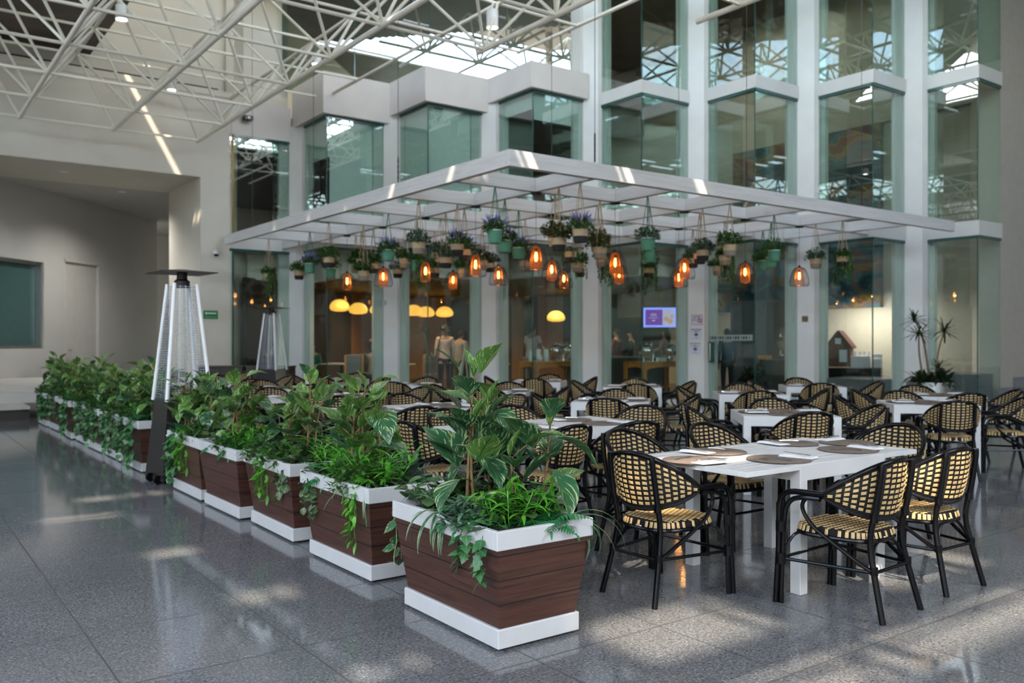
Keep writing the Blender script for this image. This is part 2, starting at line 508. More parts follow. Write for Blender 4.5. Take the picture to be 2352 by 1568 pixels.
K['bushd'] = leafmat('dusty_leaf', (.05, .12, .07), (.14, .24, .15), None, None, .5, .2, 18)
K['bushb'] = leafmat('bronze_leaf', (.06, .06, .018), (.11, .16, .035), None, None, .5, .2, 18)
K['purple'] = mat('purple_flower', (.17, .15, .38), .6, var=.3, vscale=40)
K['palm'] = leafmat('dracaena_leaf', (.012, .03, .012), (.035, .065, .025), None, None, .4, .1)
# ------------------------------------------------------------------ the setting
def struct(o, label=None):
    o['kind'] = 'structure'
    if label: o['label'] = label
    return o

fl = MB(); fl.box(-16, -17, -.2, 34, 36, 0); struct(fl.build('floor', K['floor'], smooth=0))

CX = [6.91 + 1.75 * k for k in range(7)] + [18.9]
CY = [21.06 - 1.75 * k for k in range(7)] + [9.05]
CORN = list(zip(CX, CY))
VAL = [(CX[k + 1], CY[k]) for k in range(7)]

# roof: one slab with openings left out; added slits shape the sun patches
SLITS = [(-3.0, -1.2, -4.4, -3.9), (-2.9, -1.8, -3.6, -3.1), (-1.4, .1, -4.4, -4.0), (-1.0, .3, -3.6, -3.2), (-2.0, -.9, -2.6, -2.1),
         (-4.1, -3.6, -3.1, -2.85), (-4.1, -3.7, -1.7, -1.45), (-4.3, -3.5, 2.2, 2.45), (-4.7, -4.1, 1.35, 1.6), (-4.2, -3.9, -.3, -.1),
         (2.85, 3.0, 17.4, 19.2), (3.6, 3.75, 17.9, 19.4), (7.7, 7.85, 16.7, 17.7), (9.5, 9.65, 15.0, 16.1), (11.2, 11.35, 13.2, 14.4), (15.0, 15.15, 9.9, 10.5), (13.2, 13.35, 11.6, 12.2)]
SLITS += [(3.3 + 1.68 * i, 3.6 + 1.68 * i, 4.8, 5.7) for i in range(7)] + [(3.0, 3.75, 6.6 + 1.7 * i, 6.75 + 1.7 * i) for i in range(5)]
def is_open(x, y):
    for a, b, c, d in SKYLIGHTS + SLITS:
        if a < x < b and c < y < d: return True
    s = x + y
    return 12.5 < s < 23.6 and 4.4 < x < 16.5 and y > 1.5  # added opening under the lid, so the upper glass reflects sky
rf = MB(); st = .15
ny = int(54 / st); nx = int(52 / st)
for j in range(ny):
    y = -17 + (j + .5) * st; run = None
    for i in range(nx + 1):
        x = -17 + (i + .5) * st
        solid = i < nx and not is_open(x, y)
        if solid and run is None: run = i
        if not solid and run is not None:
            rf.box(-17 + run * st, y - st / 2, ROOF_Z, -17 + i * st, y + st / 2, ROOF_Z + .06); run = None
# added unseen lid on posts, keeps sun out of the roof opening
for x, y in ((3.3, 9.0), (3.3, 19.0), (12.0, -.3), (18.9, 7.9), (13.2, 13.0), (8.2, 19.0), (5.8, 5.8)):
    rf.box(x - .1, y - .1, ROOF_Z + .3, x + .1, y + .1, ROOF_Z + 2.75)
rf.prism([(1.6, 7.8), (10.0, -.6), (17, -.6), (19.4, -.6), (19.4, 8.2), (8.2, 19.4), (1.6, 19.4)], ROOF_Z + 2.7, ROOF_Z + 2.9, 1)
struct(rf.build('ceiling', [K['brown'], K['wall']], smooth=0))
for a in SKYLIGHTS: opening_portal(*a)
so = MB(); so.box(-3, 14.5, 7.95, 3.9, 21.7, 8.3); so.box(-3, 12.5, 8.3, 3.0, 14.6, 8.6)
struct(so.build('ceiling_soffit', K['brown'], smooth=0))

# atrium walls
wl = MB()
wl.box(6.22, 21.06, 0, 6.98, 23.8, 5.38)
wl.box(-16, 21.06, 5.38, 6.98, 23.8, 7.35)
wl.box(-16, 21.6, 7.35, 8.6, 22.2, ROOF_Z)
wl.box(-16, 21.02, 7.35, 6.98, 21.25, 7.5)
struct(wl.build('wall_left', K['wall'], smooth=0))
nb = MB(); nb.box(-16, 21.25, 7.52, 6.7, 21.6, 7.6)  # dark bar stands in for the shade inside the groove
struct(nb.build('trim_9', K['dark'], smooth=0))
wb = MB()
wb.box(-16.6, -17, 0, -16, 30, ROOF_Z); wb.box(-16, -17.4, 0, 30, -16.8, ROOF_Z); wb.box(29.4, -17, 0, 30, 9.05, ROOF_Z)
struct(wb.build('wall_back', K['wall'], smooth=0))
wr = MB(); wr.box(19.9, 9.05, 0, 29.6, 9.5, ROOF_Z)
struct(wr.build('wall_right', mat('beige_stone_wall', (.46, .425, .37), .55, var=.05), smooth=0))

# recess behind the lintel: slanted back wall with window and door
RW = V((2.4, 24.1, 0)); RD = V((.675, .738, 0)).normalized(); RN = V((.738, -.675, 0)).normalized()
def rw(t, n=0): p = RW + RD * t + RN * n; return (p.x, p.y)
TW = [(-1.62, 1.62), (2.45, 4.13)]
rb = MB()
def rbox(mb, t0, t1, z0, z1, n0=-.3, n1=0, b=0, mi=0):
    p = rw(t0, (n0 + n1) / 2); q = rw(t1, (n0 + n1) / 2); mb.obox(p, q, abs(n1 - n0), z0, z1, b, mi)
rbox(rb, -20, -1.62, .0, 5.4); rbox(rb, -1.62, 1.62, 0, 1.28); rbox(rb, -1.62, 1.62, 3.5, 5.4); rbox(rb, 1.62, 2.45, 0, 5.4)
rbox(rb, 2.45, 4.13, 3.68, 5.4); rbox(rb, 4.13, 7.3, 0, 5.4)
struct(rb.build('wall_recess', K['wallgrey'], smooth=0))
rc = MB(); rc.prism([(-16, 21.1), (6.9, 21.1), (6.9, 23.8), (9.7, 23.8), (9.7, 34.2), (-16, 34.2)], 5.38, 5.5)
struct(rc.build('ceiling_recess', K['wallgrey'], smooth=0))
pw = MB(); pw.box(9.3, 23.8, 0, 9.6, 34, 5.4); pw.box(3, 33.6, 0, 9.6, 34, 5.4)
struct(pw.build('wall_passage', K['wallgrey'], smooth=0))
wn = MB(); rbox(wn, -1.62, 1.62, 1.28, 3.5, -.2, -.17)
w9 = struct(wn.build('window_9', K['teal'], smooth=0))
wf = MB()
for a in ((-1.62, 1.62, 1.28, 1.36), (-1.62, 1.62, 3.42, 3.5), (1.54, 1.62, 1.28, 3.5), (-1.62, -1.54, 1.28, 3.5)): rbox(wf, *a, -.17, -.05)
wf.build('window_frame', K['alu'], w9, smooth=0)
dn = MB(); rbox(dn, 2.52, 4.06, .12, 3.62, -.2, -.07)
d1 = struct(dn.build('door_1', K['door'], smooth=0))
hd = MB(); p = rw(2.66, 0); hd.tube([(p[0], p[1], 1.22), (p[0] + .03, p[1] - .03, 1.22), (p[0] + .1, p[1] + .06, 1.22)], .014)
hd.build('door_handle', K['alu'], d1)
fp = MB(); rbox(fp, 2.45, 2.52, 0, 3.68, -.2, .0); rbox(fp, 4.06, 4.13, 0, 3.68, -.2, .0); rbox(fp, 2.45, 4.13, 3.62, 3.68, -.2, .0)
fp.build('door_frame', K['door'], d1, smooth=0)
pb = MB()
pb.box(-14, 18.35, 0, 2.3, 24.5, .2, mi=1)
pb.box(-14, 18.3, .2, 2.3, 24.5, .26)
pb.box(-14, 19.3, .26, 6.2, 24.5, .46)
pb.box(-14, 19.9, .46, 6.2, 24.5, .56)
struct(pb.build('floor_platform', [K['wallgrey'], K['dark']], smooth=0))

K['brass'] = mat('brass_frame', (.20, .11, .025), .35, .6)
# zigzag facade -----------------------------------------------------------------------------
FB = {1: (6.86, 7.85), 2: (7.04, 7.85), 3: (7.25, 7.85), 4: (7.06, 7.35), 5: (7.06, 7.35), 6: (7.06, 7.35), 7: (7.06, 7.35)}
def seg_left(k):    # left face of bay k, valley to corner
    return (CX[k], CY[k - 1] - .43), (CX[k], CY[k])
def seg_right(k):
    return (CX[k], CY[k]), ((VAL[k][0] - .22) if k < 7 else 19.9, CY[k])
T = .012
ncorner = 0
for k in range(8):
    root = empty('window_%d' % (k + 1) if k else 'window_10', (0, 0, 0)); struct(root)
    lv = [(.1, 3.72), (4.04, FB[k][0] if k else 6.5)]
    if k >= 4: lv.append((7.35, ROOF_Z))
    for z0, z1 in lv:
        if k:
            a, b = seg_left(k); m = MB(); m.obox(a, b, T, z0, z1); m.build('glass_pane', K['glass' if z0 < 4 else 'glassu'], root, smooth=0)
        a, b = seg_right(k); a = (a[0] + .012, a[1]); m = MB(); m.obox(a, b, T, z0, z1); m.build('glass_pane', K['glass' if z0 < 4 else 'glassu'], root, smooth=0)
        m = MB()
        if k: m.box(CX[k] - .004, CY[k] - .004, z0, CX[k] + .016, CY[k] + .016, z1)
        else: m.box(CX[k] + .06, CY[k] - .03, z0, CX[k] + .1, CY[k] + .05, z1)
        m.build('corner_joint', K['edge'] if k or z0 < 4 else K['brass'], root, smooth=0)
    # header rails under fascia and transom
    hr = MB()
    for z in ((3.72, FB[k][0]) if k else (3.72, 6.5)):
        if k: a, b = seg_left(k); hr.obox(a, b, .06, z - .06, z)
        a, b = seg_right(k); hr.obox(a, b, .06, z - .06, z)
    hr.build('header_rail', K['edge'], root, smooth=0)
    sr = MB()
    if k: a, b = seg_left(k); sr.obox(a, b, .1, 0, .12)
    a, b = seg_right(k); sr.obox(a, b, .1, 0, .12)
    sr.build('sill_rail', K['colw'], root, smooth=0)

def band(name, k, z0, z1, o, lc, rc_, m_):
    x, y = CORN[k]; ly = (CY[k - 1] - lc) if k else y + .3; rx = (VAL[k][0] - rc_) if k < 7 else 19.9
    b = MB()
    if k: b.prism([(x - o, ly), (x - o, y - o), (rx, y - o), (rx, y + .25), (x + .25, y + .25), (x + .25, ly)], z0, z1)
    else: b.prism([(x + .05, y - o), (rx, y - o), (rx, y + .25), (x + .05, y + .25)], z0, z1)
    return struct(b.build(name, m_, smooth=0))
band('trim_0', 0, 6.5, 7.35, .03, 0, .2, K['fascia'])
for k in range(1, 8):
    band('trim_%d' % k, k, *FB[k], .16 if k < 4 else .05, .0 if k < 4 else .42, .0 if k < 3 else .2, K['fascia'] if k < 4 else K['colw'])
for k in range(8):
    band('trim_%d' % (20 + k), k, 3.72, 4.04, .05, .42, .2, K['colw'])
for k in range(7):
    x, y = VAL[k]; zt = FB[k + 1][0] + .02 if k < 3 else ROOF_Z
    c = MB()
    c.prism([(x - .24, y - .02), (x - .02, y - .31), (x - .02, y - .43), (x + .09, y - .43), (x + .09, y - .53), (x + .2, y - .53), (x + .2, y + .15), (x - .48, y + .15), (x - .48, y + .07), (x - .24, y + .07)], 0, zt)
    struct(c.build('facade_column', K['colw'], smooth=0))
# flat glazing above the tall fascia
ug = empty('window_11'); struct(ug)
p0, p1 = V((VAL[0][0] - .3, VAL[0][1] + .3, 0)), V((VAL[3][0] - .15, VAL[3][1] - .0, 0))
for i in range(4):
    a = p0.lerp(p1, i / 4); b = p0.lerp(p1, (i + 1) / 4); m = MB(); m.obox((a.x, a.y), (b.x, b.y), T, 7.85, ROOF_Z); m.build('glass_pane', K['glassr'], ug, smooth=0)
    m = MB(); m.obox((b.x - .01, b.y), (b.x + .01, b.y - .01), .03, 7.85, ROOF_Z); m.build('corner_joint', K['edge'], ug, smooth=0)

# inside: floor, ceilings, walls
zig = []
for k in range(8):
    zig.append(CORN[k])
    if k < 7: zig.append(VAL[k])
def inset(pts, d): return [(x + d, y + d) for x, y in pts]
inn = MB(); inn.prism(inset(zig, .08) + [(20.2, 9.3), (28, 17.1), (15, 29.2)], 0, .12)
struct(inn.build('floor_inside', mat('dark_stone_floor', (.04, .033, .028), .2), smooth=0))
rz = zig[:11]      # restaurant bays 0-4, corner to valley
bh = MB()
for i in range(len(rz) - 1):
    a, b = inset([rz[i], rz[i + 1]], .62); bh.obox(a, b, .2, 3.02, 3.95)
struct(bh.build('wall_bulkhead', K['wall'], smooth=0))
ce = MB(); ce.prism(inset(rz, .75) + [(20.2, 19.6), (20.2, 22.6), (14.8, 28.4)], 3.05, 3.3)
ce.prism(inset(zig[:9], .8) + [(19, 20.5), (14.8, 28.4)], 3.3, 3.9)
struct(ce.build('ceiling_restaurant', mat('brown_restaurant_ceiling', (.16, .10, .06), .6), smooth=0))
tp = MB(); tp.prism(inset(zig[:9], .3) + [(20, 20.0), (14.8, 29)], 6.95, 7.2)
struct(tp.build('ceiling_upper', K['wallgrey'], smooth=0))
dv = MB()
dv.obox((14.2, 16.1), (21, 22.9), .2, 3.3, ROOF_Z)
dv.obox((21, 22.9), (27, 16.9), .2, 2.5, ROOF_Z)
dv.obox((15.6, 17.6), (18.4, 15.2), .15, 3.95, 7.2)
struct(dv.build('wall_lobby', K['wall'], smooth=0))
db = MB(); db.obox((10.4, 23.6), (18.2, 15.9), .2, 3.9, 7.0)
db.obox((7.2, 21.35), (10.3, 24.45), .15, 3.9, 6.95); db.obox((9.4, 22.9), (19.4, 12.9 + .3), .15, 7.25, ROOF_Z) if 0 else None  # added dark panel stands in for the unlit upper room
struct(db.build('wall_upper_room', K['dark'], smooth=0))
ew = MB(); ew.obox((7.0, 21.3), (15.2, 29.5), .2, 0, ROOF_Z); ew.obox((20.2, 9.5), (28, 17.3), .2, 0, ROOF_Z)
struct(ew.build('wall_side', K['wall'], smooth=0))
bw = MB(); A = V((14.6, 28.8, 0)); B = V((22.4, 21.0, 0))
for t0, t1, k_ in ((0, .265, 0), (.265, .48, 1), (.48, .518, 0), (.518, .565, 1), (.565, .646, 0), (.646, 1, 1)):
    a = A.lerp(B, t0); b = A.lerp(B, t1); bw.obox((a.x, a.y), (b.x, b.y), .2, .1, 7.5, 0, k_)
struct(bw.build('wall_restaurant', [K['warm'], K['dark']], smooth=0))
sw = MB(); sw.obox((7.35, 21.25), (12.8, 26.7), .1, .12, 3.05, 0, 1); sw.obox((12.8, 26.7), (14.9, 28.8), .1, .12, 3.05, 0, 0)
struct(sw.build('wall_screen', [K['warm'], K['dark']], smooth=0))
# lobby wall carrying the mural, niche below
mw = MB(); mw.box(20.5, 9.6, .1, 20.8, 19.5, 2.3); mw.box(20.5, 9.6, 7.0, 20.8, 22, ROOF_Z); mw.box(20.6, 9.6, 2.3, 20.8, 22, 7.0)
struct(mw.build('wall_mural_side', mat('lobby_plaster', (.46, .425, .35), .6), smooth=0))
mu = MB(); mu.box(20.44, 12.2, 2.33, 20.598, 19.0, 7.0)
mo = mu.build('mural_panel', K['mural'], smooth=0)
tag(mo, 'large teal, brown and ochre abstract mural on the lobby wall behind the glass', 'mural')
# blinds in the upper windows
def blind(k, side, z0, z1, label):
    m = MB()
    if side == 'l': m.box(CX[k] + .1, CY[k] + .12, z0, CX[k] + .12, CY[k - 1] - .54, z1)
    else: m.box(CX[k] + .12, CY[k] + .1, z0, VAL[k][0] - .5, CY[k] + .12, z1)
    m.box(*( (CX[k] + .09, CY[k] + .12, z1 - .05, CX[k] + .15, CY[k - 1] - .54, z1) if side == 'l' else (CX[k] + .12, CY[k] + .09, z1 - .05, VAL[k][0] - .5, CY[k] + .15, z1)))
    tag(m.build('roller_blind', K['blind'], smooth=0), label, 'blind', 'roller blinds in the upper windows')
blind(0, 'r', 6.2, 6.45, 'short pale roller blind at the top of the far left dark window')
blind(1, 'l', 5.9, 6.8, 'half-lowered pale roller blind left of the first glass corner')
blind(1, 'r', 4.1, 6.8, 'fully lowered pale roller blind right of the first glass corner')
blind(2, 'l', 4.1, 6.98, 'fully lowered narrow pale roller blind left of the second glass corner')
blind(2, 'r', 4.1, 6.98, 'fully lowered wide pale roller blind right of the second glass corner')
blind(3, 'l', 6.85, 7.2, 'rolled-up short pale roller blind left of the third glass corner')
blind(3, 'r', 6.6, 7.2, 'short pale roller blind at the top right of the third glass corner')
# granite plinth inside the right bays, steps at the right wall, step with safety tape at the door
gp = MB(); gp.box(17.55, 10.7, .12, 20.3, 12.0, .62); gp.box(19.0, 9.2, .12, 20.3, 10.5, .75)
struct(gp.build('trim_30', K['granite'], smooth=0))
stp = MB(); stp.box(19.0, 5.0, 0, 29, 9.05, .22); stp.box(19.75, 5.0, .22, 29, 9.05, .44); stp.box(20.5, 5.0, .44, 29, 9.05, .66)
struct(stp.build('floor_steps', K['granite'], smooth=0))
ds = MB(); ds.prism([(15.1, 13.3), (16.4, 12.0), (16.9, 12.5), (15.6, 13.8)], 0, .12)
dso = struct(ds.build('floor_door_step', K['granite'], smooth=0))
# trusses ------------------------------------------------------------------------------------
zl, zu, sp = 6.11, 7.34, 1.81
XL = [6.01 - sp * i for i in range(9)]; YL = [20.48 - sp * i for i in range(15)]
XU = [6.92 - sp * i for i in range(9)]; YU = [19.58 - sp * i for i in range(14)]
tr = empty('ceiling_space_frame'); struct(tr)
lo, up, dg = MB(), MB(), MB()
for x in XL: lo.tube([(x, YL[0] + .1, zl), (x, YL[-1], zl)], .044, 8)
for y in YL: lo.tube([(XL[0], y, zl), (XL[-1], y, zl)], .027, 6)
for i, x in enumerate(XU): up.tube([(x, YU[0], zu), (x, YU[-1], zu)], .036, 6)
for y in YU: up.tube([(XU[0] + (sp if 1 else 0), y, zu), (XU[-1], y, zu)], .027, 6)
up.tube([(8.73, 17.8, zu), (8.73, YU[-1], zu)], .036, 6)
up.tube([(10.54, 14.2, zu), (10.54, YU[-1], zu)], .036, 6)
for y in YU:
    if y < 14.2: up.tube([(8.73, y, zu), (10.54, y, zu)], .027, 6)
for x in XL:
    for y in YL:
        for dx in (-1, 1):
            for dy in (-1, 1):
                q = (x + dx * sp / 2, y + dy * sp / 2)
                if q[1] > YU[0] + .1 or q[1] < YU[-1] - .1 or q[0] < XU[-1] - .1: continue
                dg.tube([(x, y, zl), (q[0], q[1], zu)], .026, 6)
for j, y in enumerate(YL):
    if y < 11.5:
        for x in (7.82, 9.63):
            if x > 9 and y > 8.6: continue
            for dx in (-1, 1):
                for dy in (-1, 1):
                    dg.tube([(x, y, zl), (x + dx * sp / 2, y + dy * sp / 2, zu)], .026, 6)
for x, y0 in ((7.82, 11.6), (9.63, 8.6)): lo.tube([(x, y0, zl), (x, YL[-1], zl)], .044, 8)
for y in YL:
    if y < 11.6: lo.tube([(6.01, y, zl), (7.82, y, zl)], .027, 6)
    if y < 8.6: lo.tube([(7.82, y, zl), (9.63, y, zl)], .027, 6)
dg.tube([(8.73, 17.8, zu), (8.73, 19.1, zu)], .04, 6); dg.tube([(6.92, 19.58, zu), (6.92, 20.95, zu)], .04, 6)
# roof structure seen in the glass, higher layer near the facade
for x in [8.5 + 1.75 * i for i in range(6)]:
    y1 = 27.2 - x; up.tube([(x, -2, 9.6), (x, y1, 9.6)], .045, 6)
for y in [1.5 + 1.75 * i for i in range(10)]:
    x1 = min(27.2 - y, 17.3); up.tube([(6.9, y, 9.6), (x1, y, 9.6)], .04, 6)
for x in [8.5 + 1.75 * i for i in range(6)]:
    for y in [1.5 + 1.75 * i for i in range(10)]:
        if x + y > 26: continue
        for dx in (-1, 1):
            for dy in (-1, 1):
                dg.tube([(x, y, 9.6), (x + dx * .875, y + dy * .875, 10.6)], .033, 5)
lo.build('lower_chords', K['truss'], tr, smooth=60); up.build('upper_chords', K['truss'], tr, smooth=60); dg.build('diagonals', K['truss'], tr, smooth=60)
# ------------------------------------------------------------------ pergola
PZ0, PZ1 = 3.78, 4.0
BX = [6.78, 8.28, 9.95, 11.63, 13.3, 14.98, 16.65]
BY = [9.31, 10.68, 12.37, 14.05, 15.73, 17.4, 19.1]
def x_end(y):
    for k in range(7):
        if CY[k + 1] < y <= CY[k]: return CX[k + 1] - .06
def y_end(x):
    for k in range(7):
        if CX[k] <= x < CX[k + 1]: return CY[k] - .06
    return CY[0] - .1
pg = empty('pergola', (BX[0], BY[0], PZ0))
tag(pg, 'large whitewashed timber pergola grid hung over the rear tables', 'pergola')
O = V((BX[0], BY[0], PZ0))
def rel(b): b.v = [(x - O.x, y - O.y, z - O.z) for x, y, z in b.v]; return b
for i, y in enumerate(BY):
    b = MB(); xe = 18.35 if i == 0 else x_end(y)
    b.box(BX[0] - (.05 if i == 0 else -.05), y - .05, PZ0, xe, y + .05, PZ1 - (0 if i == 0 else .012), .004); rel(b).build('beam', K['pergx'], pg, smooth=0)
for i, x in enumerate(BX):
    b = MB(); ye = 20.9 if i == 0 else y_end(x)
    ys = [BY[0]] + [y for y in BY[1:] if y < ye] + [ye]
    if i == 0: b.box(x - .05, BY[0] + .05, PZ0, x + .05, ye, PZ1, .004)
    else:
        for q in range(len(ys) - 1):
            y1 = ys[q + 1] - (.05 if q < len(ys) - 2 else 0)
            if y1 - ys[q] - .05 > .1: b.box(x - .05, ys[q] + .05, PZ0, x + .05, y1, PZ1 - .012, .004)
    rel(b).build('cross_beam', K['pergy'], pg, smooth=0)
for x, y in ((8.28, 9.31), (11.63, 9.31), (14.98, 9.31), (6.78, 12.37), (6.78, 15.73), (6.78, 19.1), (9.95, 12.37), (13.3, 12.37)):
    b = MB(); b.tube([(x, y, PZ1), (x, y, ROOF_Z + .1)], .005, 5)
    for q in range(9): b.tube([(x + .012 * math.cos(a) * (q % 2), y + .012 * math.cos(a) * (1 - q % 2), PZ1 + .05 + q * .045 + .03 * math.sin(a)) for a in [PI * 2 * k / 8 for k in range(8)]], .005, 4, closed=True)
    rel(b).build('suspension_cable', K['wire'], pg)

# ------------------------------------------------------------------ leaves
HEART = [.0, .55, .85, 1.0, .98, .88, .70, .46, .2, .0]
LANCE = [.25, .7, .95, 1.0, .92, .78, .6, .38, .0]
STRAP = [.7, 1.0, 1.0, .95, .85, .65, .0]
ROUND = [.1, .7, .95, 1.0, .93, .72, .1]
IVY = [.3, .95, .55, .85, .5, .42, .2, .0]
def prof(P, s):
    x = s * (len(P) - 1); i = min(int(x), len(P) - 2); return P[i] + (P[i + 1] - P[i]) * (x - i)
Z = V((0, 0, 1))
def leaf(mb, p, d, L, W, P=HEART, bend=.6, fold=.18, n=7, roll=0, mi=0, wave=0):
    t = V(d).normalized(); p = V(p)
    side = t.cross(Z)
    if side.length < 1e-3: side = V((1, 0, 0))
    side.normalize()
    if roll: side = M.Rotation(roll, 3, t) @ side
    nr = side.cross(t)
    vs = []; uv = []; q = M.Rotation(-bend / n, 3, side)
    for i in range(n + 1):
        s = i / n; w_ = W * .5 * max(prof(P, s), .02)
        wv = wave * math.sin(s * 9) * w_
        vs += [p - side * w_ + nr * (fold * w_ + wv), p.copy(), p + side * w_ + nr * (fold * w_ - wv)]
        uv += [(.001 + .0, s), (.5, s), (.999, s)]
        t = q @ t; nr = q @ nr
        p = p + t * (L / n)
    fs = []
    for i in range(n):
        a = i * 3
        fs += [(a, a + 1, a + 4, a + 3), (a + 1, a + 2, a + 5, a + 4)]
    mb.add(vs, fs, mi, uv)
    return p
def dirv(az, el): return V((math.cos(az) * math.cos(el), math.sin(az) * math.cos(el), math.sin(el)))
U = random.uniform

def plant_root(name, label, cat, group, loc, rz=0):
    return tag(empty(name, loc, rz), label, cat, group)

def mk_pothos(seed, nst=2, h=.78, nl=9, size=.24, young=.35):
    # tall stems with big pale-streaked leaves
    random.seed(seed)
    st, a, b = MB(), MB(), MB()
    for s in range(nst):
        az = U(0, 6.28); r = U(.02, .09) if nst > 1 else 0
        hh = h * (1 if s == 0 else U(.62, .85))
        base = V((r * math.cos(az) * 1.5, r * math.sin(az) * 1.5, -.02)); top = base + V((U(-.05, .05), U(-.05, .05), hh))
        mid = (base + top) / 2 + V((U(-.03, .03), U(-.03, .03), 0))
        c = bez([base, mid, top], 6)
        st.tube(c, [.011 - .006 * i / len(c) for i in range(len(c))], 6)
        for i in range(nl):
            f = .34 + .66 * (i + .5) / nl; p = c[min(int(f * (len(c) - 1)), len(c) - 1)]
            la = i * 2.4 + U(-.4, .4) + s
            el = U(-.1, .45) + (f - .5) * 1.3
            d = dirv(la, el); pl = U(.05, .11)
            e = p + d * pl + V((0, 0, .02)); st.tube([p, p + d * pl * .5 + V((0, 0, .015)), e], .0035, 5)
            L = size * U(.75, 1.15) * (1 - .25 * (f > .9))
            leaf(a if U(0, 1) > young else b, e, dirv(la + U(-.2, .2), U(.55, 1.25) if U(0, 1) < .3 + .5 * f else U(-.7, -.1)), L, L * U(.56, .7), HEART, U(.4, 1.0), U(.1, .45), 8, U(-.4, .4), wave=.06)
        e = c[-1]
        for q in range(2): leaf(b, e, dirv(U(0, 6.28), 1.2), size * .6, size * .2, LANCE, .2, .7, 6)
    return st, a, b
def make_pothos(seed, label, loc, parts_scale=1, name='pothos_plant', **kw):
    st, a, b = mk_pothos(seed, **kw)
    r = plant_root(name, label, 'plant', 'pale-streaked tall plants in the planter boxes', loc)
    st.build('stem', K['stem'], r, smooth=180); a.build('foliage', K['pothos'], r, smooth=180); b.build('young_foliage', K['pothosl'], r, smooth=180)
    return r
def mk_spider(seed, n=34, L=.34, up=.9):
    random.seed(seed); m = MB()
    for i in range(n):
        az = U(0, 6.28); el = U(.5, 1.35) * up; l = L * U(.7, 1.25)
        leaf(m, (U(-.02, .02), U(-.02, .02), 0), dirv(az, el), l, .021, STRAP, U(1.6, 2.9), .3, 10)
    return m
def mk_bamboo(seed, nst=11, h=.22, spread=.13):
    random.seed(seed); m = MB()
    for s in range(nst):
        az = U(0, 6.28); b0 = V((math.cos(az) * U(0, spread), math.sin(az) * U(0, spread), 0)); d = dirv(az, U(.9, 1.4)); hh = h * U(.5, 1.1)
        tip = b0 + d * hh
        m.tube([b0, tip], .003, 4)
        for i in range(9):
            f = .25 + .75 * i / 8; p = b0 + d * hh * f
            leaf(m, p, dirv(i * 2.4 + s, U(.1, .9)), U(.09, .15), U(.016, .024), LANCE, U(.2, 1.0), .3, 5)
    return m
def mk_fern(seed, n=16, L=.26):
    random.seed(seed); m = MB()
    for i in range(n):
        az = i * 2.4 + U(-.3, .3); el = U(.4, 1.2); t = dirv(az, el); p = V((0, 0, 0)); side = t.cross(Z).normalized()
        k = 12; l = L * U(.7, 1.15); q = M.Rotation(-U(1.0, 1.9) / k, 3, side)
        for j in range(k):
            t = q @ t; p = p + t * l / k; f = (j + 1) / k; w_ = .075 * math.sin(PI * min(f * .85 + .15, 1)) + .012
            for sg in (-1, 1): leaf(m, p, (side * sg + t * .6), w_, .016, LANCE, .5, .1, 3)
        leaf(m, p, t, .05, .014, LANCE, .3, .1, 3)
    return m
def mk_bush(seed, n=90, r=.16, h=.17, L=.045, W=.02, P=LANCE):
    random.seed(seed); m = MB()
    for i in range(n):
        az = U(0, 6.28); rr = r * math.sqrt(U(0, 1)); z = h * U(.15, 1) * (1 - .45 * (rr / r) ** 2)
        p = V((rr * math.cos(az), rr * math.sin(az), z))
        m.tube([p * .4 + V((0, 0, -.02)), p], .0018, 3, cap=False)
        for q in range(4): leaf(m, p - V((0, 0, U(0, .04))), dirv(az + U(-1.3, 1.3), U(-.3, 1.1)), L * U(.7, 1.3), W * U(.8, 1.2), P, U(0, .9), .15, 4)
    return m
def mk_agave(seed, n=15, L=.24, W=.055):
    random.seed(seed); m = MB()
    for i in range(n):
        f = i / n; leaf(m, (0, 0, .05 * f + .02), dirv(i * 2.4, .15 + 1.15 * f), L * U(.85, 1.1), W * U(.9, 1.15), LANCE, U(.5, 1.1), .22, 7)
    m.tube([(0, 0, -.02), (0, 0, .08)], .012, 6)
    return m
def mk_trail(seed, n=5, L=.34, size=.06, P=IVY, out=.1, step=.045, az0=PI, saz=.7):
    # strands that run over the rim toward az0 and hang down
    random.seed(seed); m = MB()
    for s in range(n):
        az = az0 + U(-saz, saz); o = dirv(az, 0); sd = V((-o.y, o.x, 0)) * U(-.05, .05); l = L * U(.45, 1.1)
        pts = [V((0, 0, .0)) + sd, o * out * .5 + V((0, 0, .06)) + sd, o * out + V((0, 0, .03)) + sd * 1.3]
        k = max(3, int(l / .07))
        for i in range(1, k + 1): pts.append(o * (out + .025 + U(-.008, .012)) + sd * (1.3 + .15 * i) + V((0, 0, .03 - l * i / k)))
        c = bez(pts, 4); m.tube(c, .0022, 4)
        acc = 0
        for i in range(1, len(c)):
            acc += (c[i] - c[i - 1]).length
            if acc > step:
                acc = 0; a2 = az + random.choice((-1, 1)) * U(.3, 1.3); zz = U(-1.0, .1) if c[i].z < .02 else U(.1, .8)
                leaf(m, c[i], dirv(a2, zz), size * U(.7, 1.2), size * (.95 if P is not LANCE else .4) * U(.8, 1.1), P, U(.1, .7), .1, 7, U(-.5, .5))
    return m
def mk_round(seed, n=26, r=.13, h=.14, size=.065):
    random.seed(seed); m = MB()
    for i in range(n):
        az = U(0, 6.28); rr = r * math.sqrt(U(.02, 1)); z = h * U(.3, 1) * (1 - .4 * rr / r); p = V((rr * math.cos(az), rr * math.sin(az), z))
        m.tube([V((0, 0, -.02)), p * .6 + V((0, 0, .02)), p], .002, 4, cap=False)
        leaf(m, p, dirv(az + U(-.6, .6), U(-.2, .7)), size * U(.75, 1.2), size * U(.85, 1.1), ROUND, U(.2, .8), .15, 6, U(-.3, .3))
    return m

